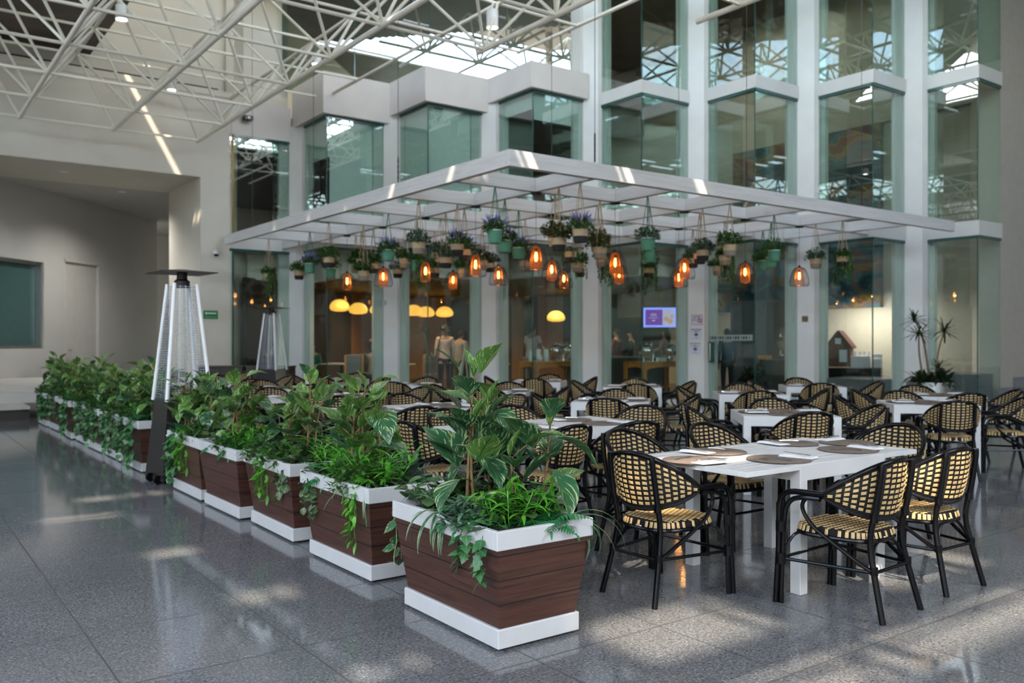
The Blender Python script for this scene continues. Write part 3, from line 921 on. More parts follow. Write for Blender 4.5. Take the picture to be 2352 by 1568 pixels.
# ------------------------------------------------------------------ planter boxes
PL = [(2.35, 3.32, .50), (2.40, 4.73, .50), (2.43, 5.99, .50), (2.38, 7.03, .50), (2.38, 8.06, .50),
      (2.37, 10.22, .50), (2.38, 11.27, .50), (2.36, 12.32, .50), (2.38, 13.3, .50), (2.34, 14.29, .50), (2.36, 15.6, .50), (2.34, 16.66, .50)]
PN = ['nearest planter box', 'second planter box from the front', 'third planter box from the front', 'fourth planter box from the front', 'planter box just before the patio heater',
      'planter box just beyond the patio heater', 'second planter box beyond the patio heater', 'third planter box beyond the patio heater', 'fourth planter box beyond the patio heater',
      'fifth planter box beyond the patio heater', 'last planter box but one', 'farthest planter box, by the dark platform']
PW, PD, PH = .25, .45, .58       # half width x, half length y
SOIL = .535
def planter():
    r = empty('planter_box')
    b = MB(); b.frustum((PW - .02, PD - .015), (PW + .035, PD + .045), .095, .50); b.build('planter_body', K['planter'], r, smooth=0)
    b = MB(); b.box(-PW, -PD, .012, PW, PD, .105, .005); b.build('plinth', K['planterw'], r, smooth=0)
    b = MB(); x, y, t = PW + .045, PD + .055, .03
    b.box(-x, -y, .49, x, -y + t, PH, .004); b.box(-x, y - t, .49, x, y, PH, .004); b.box(-x, -y + t, .49, -x + t, y - t, PH, .004); b.box(x - t, -y + t, .49, x, y - t, PH, .004)
    b.build('rim', K['planterw'], r, smooth=0)
    b = MB(); n = 9
    vs = [(-x + t + (2 * x - 2 * t) * i / n, -y + t + (2 * y - 2 * t) * j / n, SOIL + U(-.01, .012)) for j in range(n + 1) for i in range(n + 1)]
    b.add(vs, [(j * (n + 1) + i, j * (n + 1) + i + 1, (j + 1) * (n + 1) + i + 1, (j + 1) * (n + 1) + i) for j in range(n) for i in range(n)])
    b.build('soil', K['soil'], r, smooth=180)
    b = MB()
    for sx in (-1, 1):
        for sy in (-1, 1): b.lathe([(.02, 0), (.02, .015)], 10, (sx * .2, sy * .4, 0))
    b.build('foot', K['black'], r)
    return r
p0 = planter()
for i, (x, y, hx) in enumerate(PL):
    o = p0 if i == 0 else copy_tree(p0)
    o.location = (x + PW, y + PD, 0); o.rotation_euler = (0, 0, R([0, .6, -.8, .5, 0, .4, -.3, .5, 0, -.6, .4, 0][i]))
    pre = {0: 'dark brown slatted planter box with white rim, nearest the camera'}.get(i, 'dark brown slatted box with white rim, the ' + PN[i])
    tag(o, pre, 'planter', 'white-rimmed brown planter boxes')

# plant kinds: builder, material, words, category
def single(name, m, k, label, loc, rz=0, cat='plant', group=None):
    o = m.build(name, K[k], None, loc, rz, smooth=180); tag(o, label, cat, group); return o
G = 'plants filling the planter boxes'
def at(i, dx, dy, dz=0): return (PL[i][0] + PW + dx, PL[i][1] + PD + dy, SOIL + dz)
# nearest planter, plant by plant
make_pothos(11, 'tallest plant in the nearest planter box, big dark leaves with white streaks', at(0, .0, .05), nst=3, h=.76, nl=11, size=.285, young=.25)
make_pothos(23, 'shorter pale-streaked plant to the right of the tallest one in the nearest planter', at(0, .13, -.07), nst=2, h=.50, nl=8, size=.28, young=.25)
single('spider_plant', mk_spider(3, 30, .33), 'spider', 'striped spider plant arching over the long side of the nearest planter', at(0, -.17, .10), group=G)
single('spider_plant', mk_spider(4, 26, .34, .8), 'spider', 'striped spider plant arching over the right end corner of the nearest planter', at(0, .22, -.36), group=G)
single('bamboo_plant', mk_bamboo(5, 12, .24), 'bright', 'bright green bamboo-leaved plant at the front of the nearest planter', at(0, -.04, -.27), group=G)
single('bamboo_plant', mk_bamboo(6, 11, .19), 'bright', 'bright green bamboo-leaved plant along the right side of the nearest planter', at(0, .19, -.14), group=G)
single('fern_plant', mk_fern(7, 20, .27), 'fern', 'curly green fern in the middle of the nearest planter', at(0, -.13, -.06), group=G)
single('fern_plant', mk_fern(8, 16, .22), 'fern', 'low dark fern at the front corner of the nearest planter', at(0, .10, -.38), group=G)
single('ivy_plant', mk_trail(9, 5, .27, .075, IVY, .17, .04, PI * .98, .5), 'ivy', 'pale ivy trailing down the long side of the nearest planter', at(0, -.13, -.28), group=G)
single('round_leaf_plant', mk_round(10, 34, .17, .22, .075), 'round', 'round-leaved plant at the far end of the nearest planter', at(0, -.10, .36), group=G)
single('round_leaf_plant', mk_round(12, 16, .12, .14, .11), 'round', 'broad round-leaved plant beside the bamboo in the nearest planter', at(0, .06, -.2), group=G)
single('vine', mk_trail(13, 4, .34, .085, HEART, .14, .06, PI * .62, .5), 'pothos', 'heart-leaved vine hanging behind the far corner of the nearest planter', at(0, -.14, .40), group=G)
single('vine', mk_trail(14, 3, .33, .06, LANCE, .13, .05, -.1, .4), 'bright', 'small vine hanging off the right side of the nearest planter', at(0, .18, -.3), group=G)

for q, (dx, dy, kk, wd_) in enumerate(((-.02, .22, 'bushg', 'behind the tall stems'), (.16, .12, 'bushg', 'along the right side'), (.06, .38, 'bushd', 'at the far right corner'), (-.2, -.16, 'bushd', 'along the left rim'), (.0, -.12, 'bushg', 'around the foot of the tall stems'))):
    single('low_shrub', mk_bush(130 + q, 60, .15, .17, .06, .026), kk, 'low small-leaved shrub %s in the nearest planter' % wd_, at(0, dx, dy), group=G)
# the rest: two seeds of each kind, shared between the boxes
LIB = {}
def lib(key, fn):
    if key not in LIB: LIB[key] = fn()
    return LIB[key]
KIND = {
    'fit': ('fittonia_plant', lambda s: mk_trail(40 + s, 12, .26, .06, ROUND, .13, .03, PI, 1.2), 'fittonia', 'pale-veined trailing plant'),
    'spi': ('spider_plant', lambda s: mk_spider(50 + s, 30, .33), 'spider', 'striped spider plant'),
    'bam': ('bamboo_plant', lambda s: mk_bamboo(60 + s, 16, .24, .17), 'bright', 'bright green bamboo-leaved plant'),
    'fer': ('fern_plant', lambda s: mk_fern(70 + s, 18, .25), 'fern', 'green fern'),
    'aga': ('grey_star_plant', lambda s: mk_agave(80 + s), 'agave', 'grey-green star-leaved plant'),
    'rou': ('round_leaf_plant', lambda s: mk_round(90 + s, 30, .15, .17, .075), 'round', 'round-leaved plant'),
    'ivy': ('ivy_plant', lambda s: mk_trail(100 + s, 8, .42, .08, IVY, .15, .045, PI, .6), 'ivy', 'trailing ivy'),
    'vin': ('vine', lambda s: mk_trail(110 + s, 6, .30, .07, LANCE, .14, .03, PI, .5), 'bright', 'small-leaved hanging vine'),
    'bus': ('low_shrub', lambda s: mk_bush(120 + s, 70, .18, .2, .06, .028), 'bushg', 'low green shrub'),
}
used = {}
def put(i, kd, dx, dy, where, s=0, rz=0, sc_=1):
    name, fn, mk, words = KIND[kd]
    key = (kd, s)
    if key not in LIB:
        LIB[key] = fn(s).build(name, K[mk], None, smooth=180); o = LIB[key]
    else:
        o = LIB[key].copy(); COL.objects.link(o)
    o.location = at(i, dx, dy); o.rotation_euler = (0, 0, rz); o.scale = (sc_,) * 3
    tag(o, '%s at the %s of the %s' % (words, where, PN[i].replace('from the front', 'from front').replace('planter box', 'planter').replace('beyond the patio heater', 'beyond the heater').replace('just before the patio heater', 'before the heater').replace(', by the dark platform', '')), 'plant', G)
    return o
LAY = {
    1: [('spi', -.12, -.26, 'near end'), ('bam', -.02, -.18, 'middle front'), ('bam', -.12, .18, 'far left'), ('aga', .14, -.26, 'near right'), ('fit', -.13, .38, 'far corner'), ('fer', .15, .05, 'right side'), ('vin', -.12, -.3, 'left rim'), ('bus', .12, .3, 'far right')],
    2: [('aga', -.12, .22, 'far left'), ('aga', .02, -.12, 'middle'), ('rou', -.13, .0, 'left rim'), ('fit', -.1, -.34, 'near end'), ('spi', -.13, .25, 'far end'), ('bam', .14, -.3, 'near right'), ('vin', -.13, .12, 'left side'), ('bus', .14, .18, 'right side')],
    3: [('fer', -.12, -.2, 'near end'), ('bam', -.1, -.3, 'near left'), ('aga', .03, .1, 'middle'), ('fer', -.1, .2, 'far left'), ('bus', .14, -.2, 'right side'), ('rou', .1, .35, 'far end')],
    4: [('spi', -.1, -.12, 'middle'), ('fer', -.05, .15, 'left side'), ('ivy', -.13, .28, 'far left rim'), ('vin', -.14, .05, 'left rim'), ('aga', .0, -.3, 'near end'), ('bus', .13, .2, 'right side')],
    5: [('fer', -.1, -.25, 'near end'), ('bam', -.05, .1, 'middle'), ('ivy', -.14, .28, 'far left rim'), ('bus', .12, -.1, 'right side'), ('spi', -.14, .1, 'left rim')],
    6: [('fer', -.1, -.25, 'near end'), ('bam', .05, .1, 'middle'), ('ivy', -.14, -.05, 'left rim'), ('bus', .1, .3, 'far end'), ('fit', -.14, .3, 'far left rim')],
    7: [('spi', -.1, -.25, 'near end'), ('bam', .05, .1, 'middle'), ('ivy', -.14, -.05, 'left rim'), ('bus', .1, .3, 'far end'), ('fit', -.14, .3, 'far left rim')],
    8: [('fer', -.1, -.25, 'near end'), ('bus', .05, .1, 'middle'), ('ivy', -.14, -.05, 'left rim'), ('bam', .1, .3, 'far end')],
    9: [('fer', -.1, -.25, 'near end'), ('bus', .05, .1, 'middle'), ('vin', -.14, -.05, 'left rim'), ('bus', .1, .3, 'far end')],
    10: [('fit', -.14, -.25, 'near left rim'), ('bus', .05, .1, 'middle'), ('ivy', -.14, .2, 'far left rim'), ('bam', .1, .3, 'far end')],
    11: [('fit', -.14, -.2, 'near left rim'), ('bus', .0, .1, 'middle'), ('bus', -.05, .35, 'far end')],
}
for i, l in LAY.items():
    random.seed(200 + i)
    seen = {}
    for kd, dx, dy, wh in l:
        trailing = kd in ('fit', 'ivy', 'vin')
        put(i, kd, dx, dy, wh, i % 2, R(U(-12, 12)) if trailing else U(0, 6.28), U(.95, 1.15))
for i in range(1, 12):
    random.seed(700 + i)
    put(i, 'bus', -.17, -.12, 'left edge', (i + 1) % 2, U(0, 6), U(.9, 1.15))
    put(i, ('rou', 'fer', 'bus')[i % 3], -.16, .26, 'far left edge', i % 2, U(0, 6), U(.9, 1.1))
    if i > 4: put(i, 'ivy' if i % 2 else 'fit', -.15, -.33 if i > 1 else .1, 'near left edge', (i + 1) % 2, R(U(-10, 10)), U(1.0, 1.25))
o_ = put(5, 'ivy', .0, -.34, 'near end rim', 1, R(90)); o_ = put(1, 'ivy', .12, -.36, 'near right rim', 0, R(95), .9)
POT = None
def pothos_at(i, dx, dy, where, v, s=1, rz=0):
    key = ('pothos', v)
    if key not in LIB: LIB[key] = make_pothos(30 + v, '', (0, 0, 0), nst=3, h=[.60, .5, .64][v], nl=9, size=[.235, .215, .245][v], young=[.75, .55, .6][v]); r = LIB[key]
    else: r = copy_tree(LIB[key])
    r.location = at(i, dx, dy); r.scale = (s,) * 3; r.rotation_euler = (0, 0, rz)
    r['label'] = 'tall pale-streaked plant at the %s of the %s' % (where, PN[i].replace(', by the dark platform', '').replace('planter box', 'planter').replace('beyond the patio heater', 'beyond the heater').replace('just before the patio heater', 'before the heater'))
for i in range(1, 12):
    random.seed(300 + i)
    pothos_at(i, U(-.02, .05), -.04 if i != 1 else .0, 'middle', i % 3 if i != 1 else 0, 1.0 if i > 1 else 1.05, U(0, 6))
    pothos_at(i, U(-.05, .08), .28, 'far half', (i + 1) % 3, .85, U(0, 6))
    if i == 4: pothos_at(i, -.12, .36, 'far left corner', 0, .9, 1.0); pothos_at(i, .1, .38, 'far right corner', 1, 1.0, 2.0)
    if i > 4: pothos_at(i, U(-.05, .08), -.3, 'near half', (i + 2) % 3, .85, U(0, 6))

# ------------------------------------------------------------------ hanging baskets
POTS = [(7.16, 19.1, 3.0, 't'), (7.88, 19.1, 3.08, 'k'), (7.42, 17.4, 3.1, 'g'), (7.1, 15.73, 3.09, 'k'), (7.9, 17.4, 3.03, 'g'), (8.49, 17.4, 3.15, 't'), (8.28, 16.7, 3.2, 't'), (8.28, 16.16, 3.06, 'k'), (7.5, 14.05, 3.11, 'g'), (8.78, 15.73, 3.16, 't'), (9.53, 17.4, 3.09, 'k'), (7.16, 12.37, 3.08, 't'), (8.28, 14.36, 2.98, 'g'), (7.84, 15.73, 2.86, 't'), (8.61, 14.05, 3.15, 't'), (8.28, 13.33, 2.97, 'k'), (7.91, 12.37, 3.1, 'k'), (8.28, 12.72, 3.06, 'k'), (9.95, 14.62, 3.11, 't'), (10.91, 15.73, 3.18, 'k'), (10.22, 15.73, 3.03, 't'), (9.49, 15.73, 3.0, 'k'), (7.5, 10.68, 3.12, 'g'), (8.28, 11.51, 3.1, 'g'), (9.2, 12.37, 3.11, 'g'), (9.95, 13.17, 2.99, 't'), (8.66, 10.68, 3.15, 't'), (8.28, 10.12, 3.01, 'k'), (8.28, 9.63, 3.09, 'k'), (10.4, 12.37, 3.12, 'k'), (11.63, 13.6, 3.07, 't'), (12.07, 14.05, 3.02, 'k'), (9.95, 11.13, 3.18, 't'), (9.61, 10.68, 3.01, 't'), (11.18, 12.37, 3.07, 't'), (9.95, 9.92, 3.1, 'g'), (10.76, 10.68, 3.01, 'g'), (13.3, 13.22, 3.02, 'k'), (13.72, 12.37, 3.18, 'k'), (12.03, 10.68, 3.05, 'k'), (11.63, 10.26, 3.05, 'k'), (14.51, 12.37, 3.06, 't'), (13.3, 11.17, 3.13, 't'), (11.63, 9.66, 3.09, 't'), (14.98, 11.57, 3.14, 'g'), (14.08, 10.68, 3.09, 'g'), (13.3, 10.02, 3.12, 'g'), (14.98, 10.3, 3.09, 't'), (14.98, 9.71, 3.09, 'k')]
FOL = ['tr', 'b', 'l', 'b', 'b', 'b', 'b', 'b', 'l', 'b', 'd', 'd', 'tr', 'b', 'd', 'd', 'l', 'l', 'n', 'n', 'b', 'b', 'l', 'l', 'l', 'n', 'n', 'n', 'l', 'iv', 'b', 'iv', 'n', 'n', 'tr', 'd', 'iv', 'tr', 'b', 'd', 'd', 'b', 'tr', 'b', 'b', 'g', 'g', 'd', 'd']
TRK = {34: 'tr', 48: 'tr'}
FW = {'tr': 'trailing green strands', 'b': 'green foliage', 'l': 'purple flower spikes', 'd': 'dusty green foliage', 'n': 'bronze-green foliage', 'iv': 'loose ivy', 'g': 'grassy green foliage'}
PW2 = {'t': 'tan and grey', 'k': 'tan and black', 'g': 'plain green'}
def pot_mesh(c):
    m = MB(); r = .112
    prf = [(.02, -.19), (.088, -.188), (.1, -.16), (.106, -.1)]
    up_ = [(.106, -.1), (r, -.05), (r, 0), (r - .012, .0), (r - .016, -.03)]
    lo_ = {'t': 1, 'k': 1, 'g': 0}[c]
    m.lathe(prf, 22, mi=lo_); m.lathe(up_, 22, mi=0)
    if c == 'g': m.lathe([(r - .004, .0), (r - .004, .012), (r - .018, .012), (r - .018, -.03)], 22, mi=2)
    m.lathe([(0.001, -.03), (r - .016, -.03)], 22, mi=3)
    return m
PM = {'t': ['tan', 'greyj', 'white', 'soil'], 'k': ['tan', 'blackj', 'white', 'soil'], 'g': ['greenj', 'greenj', 'white', 'soil']}
def hang_mesh(L):
    m = MB()
    for q in range(4):
        a = PI / 4 + q * PI / 2; m.tube([(.11 * math.cos(a), .11 * math.sin(a), -.012), (.006 * math.cos(a), .006 * math.sin(a), L)], .0055, 5)
    m.tube([(0, 0, L - .04), (0, 0, L)], .008, 6)
    return m
def pot_foliage(k, seed):
    if k == 'b': return [('foliage', mk_bush(seed, 110, .20, .25, .07, .034), 'bushg')]
    if k == 'd': return [('foliage', mk_bush(seed, 110, .19, .23, .06, .03), 'bushd')]
    if k == 'n': return [('foliage', mk_bush(seed, 110, .21, .24, .068, .034), 'bushb')]
    if k == 'iv': return [('foliage', mk_trail(seed, 11, .22, .05, IVY, .11, .03, 0, 3.14), 'bushg')]
    if k == 'g': return [('foliage', mk_bush(seed, 100, .19, .24, .11, .016), 'bushg')]
    if k == 'l':
        fl_ = MB(); random.seed(seed)
        for i in range(24):
            az = U(0, 6.28); d = dirv(az, U(.3, 1.3)); p = d * .14; e = d * U(.23, .30)
            fl_.tube([p, (p + e) / 2, e], [.004, .011, .004], 5)
            for q in range(5): pp = p.lerp(e, q / 4); leaf(fl_, pp, dirv(U(0, 6.28), .4), .022, .013, ROUND, .2, .1, 2)
        return [('foliage', mk_bush(seed, 100, .19, .2, .065, .026), 'bushg'), ('flower', fl_, 'purple')]
    if k == 'tr': return [('foliage', mk_bush(seed, 80, .17, .18, .06, .03), 'bushg'), ('trailing_strand', mk_trail(seed + 1, 22, .55, .06, LANCE, .115, .014, 0, 1.8), 'bushg')]
protos = {}
seenp = {}
for i, (x, y, zr, c) in enumerate(POTS):
    k = TRK.get(i, FOL[i]); key = (c, k)
    L = PZ0 + .004 - zr
    if key not in protos:
        r = empty('hanging_basket'); protos[key] = r
        pot_mesh(c).build('pot', [K[q] for q in PM[c]], r, smooth=50)
        for nm, m_, mk in pot_foliage(k, 400 + len(protos) * 7): m_.build(nm, K[mk], r, smooth=180)
    else:
        src = protos[key]; r = src.copy(); COL.objects.link(r)
        for ch in src.children:
            if ch.name.startswith('rope'): continue
            cc = ch.copy(); COL.objects.link(cc); cc.parent = r
    hang_mesh(L).build('rope_hanger', K['ropeg'] if c == 'g' else K['rope'], r, smooth=60)
    r.location = (x, y, zr); r.rotation_euler = (0, 0, (i * 1.7) % 6.28 if k != 'tr' else R(-60 + (i * 37) % 60))
    bi = min(range(7), key=lambda q: abs(BX[q] - x)); bj = min(range(7), key=lambda q: abs(BY[q] - y))
    ordn = ['first', 'second', 'third', 'fourth', 'fifth', 'sixth', 'seventh']
    if abs(BY[bj] - y) < .02: wh = '%s beam from front, %s bay across' % (ordn[bj], ordn[min(6, sum(1 for q in BX if q < x))])
    else: wh = '%s cross beam from left, %s bay back' % (ordn[bi], ordn[min(6, sum(1 for q in BY if q < y))])
    lab = '%s basket, %s, %s' % (PW2[c], FW[k].replace(' foliage', ' leaves'), wh)
    if lab in seenp:
        lab = lab.replace(' basket,', ' right-hand basket,')
    seenp[lab] = 1
    tag(r, lab, 'hanging plant', 'hanging plant baskets under the pergola')

# ------------------------------------------------------------------ cage pendant lamps at the beam crossings
LZ = 2.94
LAMPS = [(8.28, b) for b in BY[1:6]] + [(9.95, b) for b in BY[1:5]] + [(11.63, b) for b in BY[1:4]] + [(13.3, b) for b in BY[1:3]] + [(14.98, BY[1])]
def cage_lamp():
    r = empty('pendant_lamp')
    m = MB(); n = 26
    pr = [(.07, .0), (.115, -.03), (.155, -.12), (.18, -.22), (.19, -.30), (.175, -.36)]
    pc = bez([(a, 0, b) for a, b in pr], 4)
    for q in range(n):
        a = 2 * PI * q / n; m.tube([(p.x * math.cos(a), p.x * math.sin(a), p.z) for p in pc], .0028, 4, cap=False)
    for rr, z in ((.07, 0), (.175, -.36)): m.tube([(rr * math.cos(a), rr * math.sin(a), z) for a in [2 * PI * q / 24 for q in range(24)]], .004, 5, closed=True)
    m.build('wire_cage', K['wire'], r)
    m = MB()
    pi_ = bez([(.062, 0, -.005), (.075, 0, -.1), (.09, 0, -.24), (.088, 0, -.355)], 3)
    for q in range(36):
        a = 2 * PI * q / 36; m.tube([(p.x * math.cos(a), p.x * math.sin(a), p.z) for p in pi_], .0026, 4, cap=False)
    for rr, z in ((.062, -.005), (.088, -.355)): m.tube([(rr * math.cos(a), rr * math.sin(a), z) for a in [2 * PI * q / 24 for q in range(24)]], .004, 5, closed=True)
    m.build('inner_cage', K['copper'], r)
    m = MB(); m.lathe([(.072, -.004), (.072, .004), (.03, .012), (.022, .05), (.001, .055)], 16); m.build('socket_cap', K['wire'], r)
    m = MB(); m.lathe([(.016, -.02), (.016, -.09), (.001, -.091)], 10); m.build('bulb_holder', K['wire'], r)
    m = MB(); m.lathe([(.001, -.085), (.014, -.09), (.024, -.14), (.026, -.18), (.02, -.22), (.001, -.24)], 14); m.build('bulb', K['bulb'], r)
    m = MB(); m.tube([(0, 0, .05), (0, 0, PZ0 - LZ)], .0035, 5); m.build('cord', K['wire'], r)
    m = MB(); m.box(-.06, -.06, PZ0 - LZ - .035, .06, .06, PZ0 - LZ + .003, .004); m.build('ceiling_mount', K['wire'], r)
    return r
K['copper'] = mat('amber_copper_wire', (.55, .20, .04), .35, .5)
l0 = None
for i, (x, y) in enumerate(LAMPS):
    o = cage_lamp() if l0 is None else copy_tree(l0)
    l0 = l0 or o
    o.location = (x, y, LZ)
    bi = BX.index(x); bj = BY.index(y)
    tag(o, 'amber cage lamp where the %s beam from the front meets %s cross beam from left' % (ordn[bj], ordn[bi]), 'pendant lamp', 'amber cage pendant lamps under the pergola')

# ------------------------------------------------------------------ downlights on the space frame
def can(x, y, z, L, lab, r_=.1):
    o = empty('ceiling_spotlight', (x, y, z)); m = MB()
    m.lathe([(r_ * .85, .02), (r_, 0), (r_, L), (.001, L + .005)], 20); m.tube([(0, 0, L), (0, 0, max(L + .05, zu - z + .0))], .012, 6)
    m.build('spotlight_housing', K['white'], o, smooth=50)
    m = MB(); m.lathe([(.001, .015), (r_ * .84, .02)], 16); m.build('lamp_lens', K['lampglow'], o)
    tag(o, lab, 'ceiling light', 'can lights on the roof space frame')
can(3.37, 15.87, 6.94, .24, 'white can light hanging from the space frame, leftmost and nearest')
can(8.47, 12.14, 6.80, .30, 'tall white can light hanging from the space frame, rightmost')
can(7.36, 16.92, 7.2, .2, 'small white can light by the end of the third truss chord')
can(5.35, 20.25, 7.1, .2, 'small white can light close to the left wall')

# ------------------------------------------------------------------ patio heaters
def heater():
    r = empty('patio_heater')
    m = MB(); m.frustum((.29, .29), (.215, .215), .05, .86); m.box(-.295, -.295, .03, .295, .295, .06, .003); m.build('base_cabinet', K['heater'], r, smooth=0)
    m = MB()
    for sx in (-1, 1):
        for sy in (-1, 1): m.tube([(sx * .228, sy * .228, .84), (sx * .115, sy * .115, 2.07)], .02, 10)
    m.build('corner_tube', K['white'], r)
    m = MB(); m.tube([(0, 0, .84), (0, 0, 2.06)], .065, 20, cap=False); m.build('glass_tube', K['clear'], r)
    for q in range(4):
        m = MB(); A = M.Rotation(q * PI / 2, 4, 'Z')
        for i in range(46):
            z = .88 + i * 1.16 / 45; w_ = .222 - .112 * (z - .84) / 1.23
            m.tube([A @ V((-w_, w_, z)), A @ V((w_, w_, z))], .0021, 4, cap=False)
        for f in (-.5, 0, .5): m.tube([A @ V((f * .22, .222, .86)), A @ V((f * .11, .112, 2.05))], .0022, 4)
        m.build('guard_grille', K['mesh'], r)
    m = MB(); m.lathe([(.075, 2.03), (.08, 2.1), (.055, 2.12), (.05, 2.2)], 18); m.build('burner_head', K['heater'], r)
    m = MB(); m.frustum((.285, .285), (.03, .03), 2.19, 2.225); m.frustum((.285, .285), (.285, .285), 2.182, 2.19); m.build('reflector_hood', K['heater'], r, smooth=0)
    for y in (-.2, .05): m = MB(); m.tube([(-.31, y - .02, .045), (-.31, y + .02, .045)], .045, 16); m.build('wheel', K['black'], r)
    m = MB(); m.tube([(-.23, -.25, .5), (-.24, -.26, .5)], .008, 8); m.build('screw', K['chrome'], r)
    return r
h1 = heater(); h1.location = (2.62, 9.52, 0); h1.rotation_euler = (0, 0, R(3))
tag(h1, 'tall pyramid patio heater standing between two planter boxes', 'heater', 'pyramid patio heaters')
h2 = copy_tree(h1); h2.location = (6.95, 18.35, 0); h2.rotation_euler = (0, 0, R(38))
tag(h2, 'pyramid patio heater far back before the glass front, by the dark cabinets', 'heater', 'pyramid patio heaters')

# ------------------------------------------------------------------ chairs
def rail_pt(ph):   # top rail and arms, phi degrees from the back centre, front of the arms past 90
    a = R(min(abs(ph), 90)); s = 1 if ph >= 0 else -1
    t = (1 - math.cos(R(min(90, abs(ph))))) ** 1.05
    z = .83 - .19 * t
    return V((s * .27 * math.sin(a) ** .92, -.285 * math.cos(a) + .0, z))
def low_pt(ph):
    a = R(min(abs(ph), 90)); s = 1 if ph >= 0 else -1
    return V((s * .262 * math.sin(a) ** .95, -.232 * math.cos(a) + .005, .628 - .115 * math.cos(a) ** .9))
def tile(mb, c, ux, uy, n, hx, hy, th, mi=1):
    vs = []
    for f, o in ((1.0, 0), (.72, th), (.72, -th)):
        for sx, sy in ((-1, -1), (1, -1), (1, 1), (-1, 1)): vs.append(c + ux * sx * hx * (f if o else 1) + uy * sy * hy * (f if o else 1) + n * o)
    fs = [(4, 5, 6, 7), (11, 10, 9, 8)]
    for k in range(4):
        l = (k + 1) % 4; fs += [(k, l, 4 + l, 4 + k), (8 + k, 8 + l, l, k)]
    mb.add(vs, fs, mi)
def chair():
    r = empty('rattan_armchair')
    BL = K['black']
    m = MB()
    arm = [V((s_ * x, y, z)) for s_, x, y, z in ()]
    pts = [rail_pt(p) for p in range(-90, 91, 9)]
    fr = [(.27, .10, .636), (.27, .20, .628), (.271, .25, .595), (.272, .268, .54)]
    pts = [V((-x, y, z)) for x, y, z in fr[::-1]] + pts + [V(q) for q in fr]
    c = bez(pts, 3); m.tube(c, .0165, 10)
    m.build('arm_rail', BL, r)
    for s_ in (-1, 1):
        m = MB(); m.tube([(s_ * .272, .268, .56), (s_ * .274, .27, .3), (s_ * .28, .285, 0)], .0165, 10)
        m.tube(bez([(s_ * .262, .02, .61), (s_ * .262, .15, .60), (s_ * .263, .215, .56), (s_ * .266, .238, .45), (s_ * .272, .255, 0)], 5), .0145, 8)
        for z in (.25, .43): m.tube([(s_ * .27, .257, z - .03), (s_ * .27, .257, z + .03)], .03, 10)
        m.build('leg', BL, r)
    for s_ in (-1, 1):
        m = MB(); m.tube(bez([(s_ * .205, -.30, 0), (s_ * .182, -.245, .22), (s_ * .168, -.215, .36), (s_ * .165, -.215, .46), (s_ * .168, -.245, .6), (s_ * .165, -.272, .77), (s_ * .16, -.275, .82)], 5), .0165, 10)
        for z, yy, xx in ((.26, -.238, .179), (.53, -.232, .166)): m.tube([(s_ * xx, yy, z - .02), (s_ * xx, yy, z + .02)], .021, 10)
        m.build('leg', BL, r)
    for s_ in (-1, 1):
        m = MB(); m.tube(bez([(s_ * .25, .0, .622), (s_ * .25, .11, .60), (s_ * .25, .135, .54), (s_ * .247, .075, .455), (s_ * .235, -.02, .39), (s_ * .20, -.17, .29), (s_ * .186, -.235, .255)], 5), .0115, 8)
        m.build('side_loop', BL, r)
    # seat: black base with raised cane tiles, frame ring
    def outline(k, sc_=1):
        a = 2 * PI * k / 40; x = math.copysign(abs(math.cos(a)) ** .62, math.cos(a)); y = math.copysign(abs(math.sin(a)) ** .62, math.sin(a))
        wd = .232 - .045 * (1 - (y + 1) / 2); return V((x * wd * sc_, (y * .225 + .015) * sc_, 0))
    m = MB(); n = 40
    vs = [V((0, .015, .446))]
    for f, z in ((.5, .446), (.9, .447), (1, .437), (1.0, .408), (.9, .405)): vs += [outline(k, f) + V((0, 0, z)) for k in range(n)]
    fs = [(0, 1 + k, 1 + (k + 1) % n) for k in range(n)]
    for q in range(4):
        for k in range(n): l = (k + 1) % n; fs.append((1 + q * n + k, 1 + (q + 1) * n + k, 1 + (q + 1) * n + l, 1 + q * n + l))
    fs.append(tuple(1 + 4 * n + k for k in range(n)))
    m.add(vs, fs, 0)
    def inside(x, y):
        yy = (y - .015) / .225
        if abs(yy) > .97: return False
        wd = .232 - .045 * (1 - (yy + 1) / 2)
        return abs(x / wd) ** (1 / .62) ** 1 < .94 and abs(x / wd) ** 3.2 + abs(yy) ** 3.2 < .86
    nx = 14
    for j in range(13):
        y = -.2 + j * .0345
        for i in range(-9, 10):
            x = (i + (j % 2) * .5) * .0325
            if inside(x, y): tile(m, V((x, y, .4465)), V((1, 0, 0)), V((0, 1, 0)), Z, .0105, .0084, .0042)
    for k in range(0, 40):
        p = outline(k, 1.005); q = outline(k + 1, 1.005) - outline(k - 1, 1.005); q.normalize()
        nr = V((q.y, -q.x, 0)); tile(m, p + V((0, 0, .4275)), q, (Z * .9 - nr * .3).normalized(), nr, .0095, .0165, .003)
    m.build('seat', [K['wrap'], K['cane']], r, smooth=50)
    m = MB(); m.tube([outline(k, 1.0) + V((0, 0, .398)) for k in range(n)], .0125, 8, closed=True); m.build('seat_frame', BL, r)
    m = MB()
    m.tube([(-.272, .262, .25), (.272, .262, .25)], .0095, 8)
    for s_ in (-1, 1):
        m.tube([(s_ * .272, .262, .25), (s_ * .18, -.235, .25)], .0095, 8)
        m.tube(bez([(s_ * .272, .25, .27), (s_ * .235, .21, .37), (s_ * .2, .19, .395)], 4), .009, 8)
        m.tube(bez([(s_ * .18, -.232, .27), (s_ * .11, -.205, .365), (s_ * .06, -.2, .392)], 4), .009, 8)
    m.tube([(-.18, -.24, .25), (.18, -.24, .25)], .0095, 8)
    m.build('stretcher', BL, r)
    # woven back shell
    m = MB(); steps = list(range(-86, 87, 4))
    vs = []; rows = 6
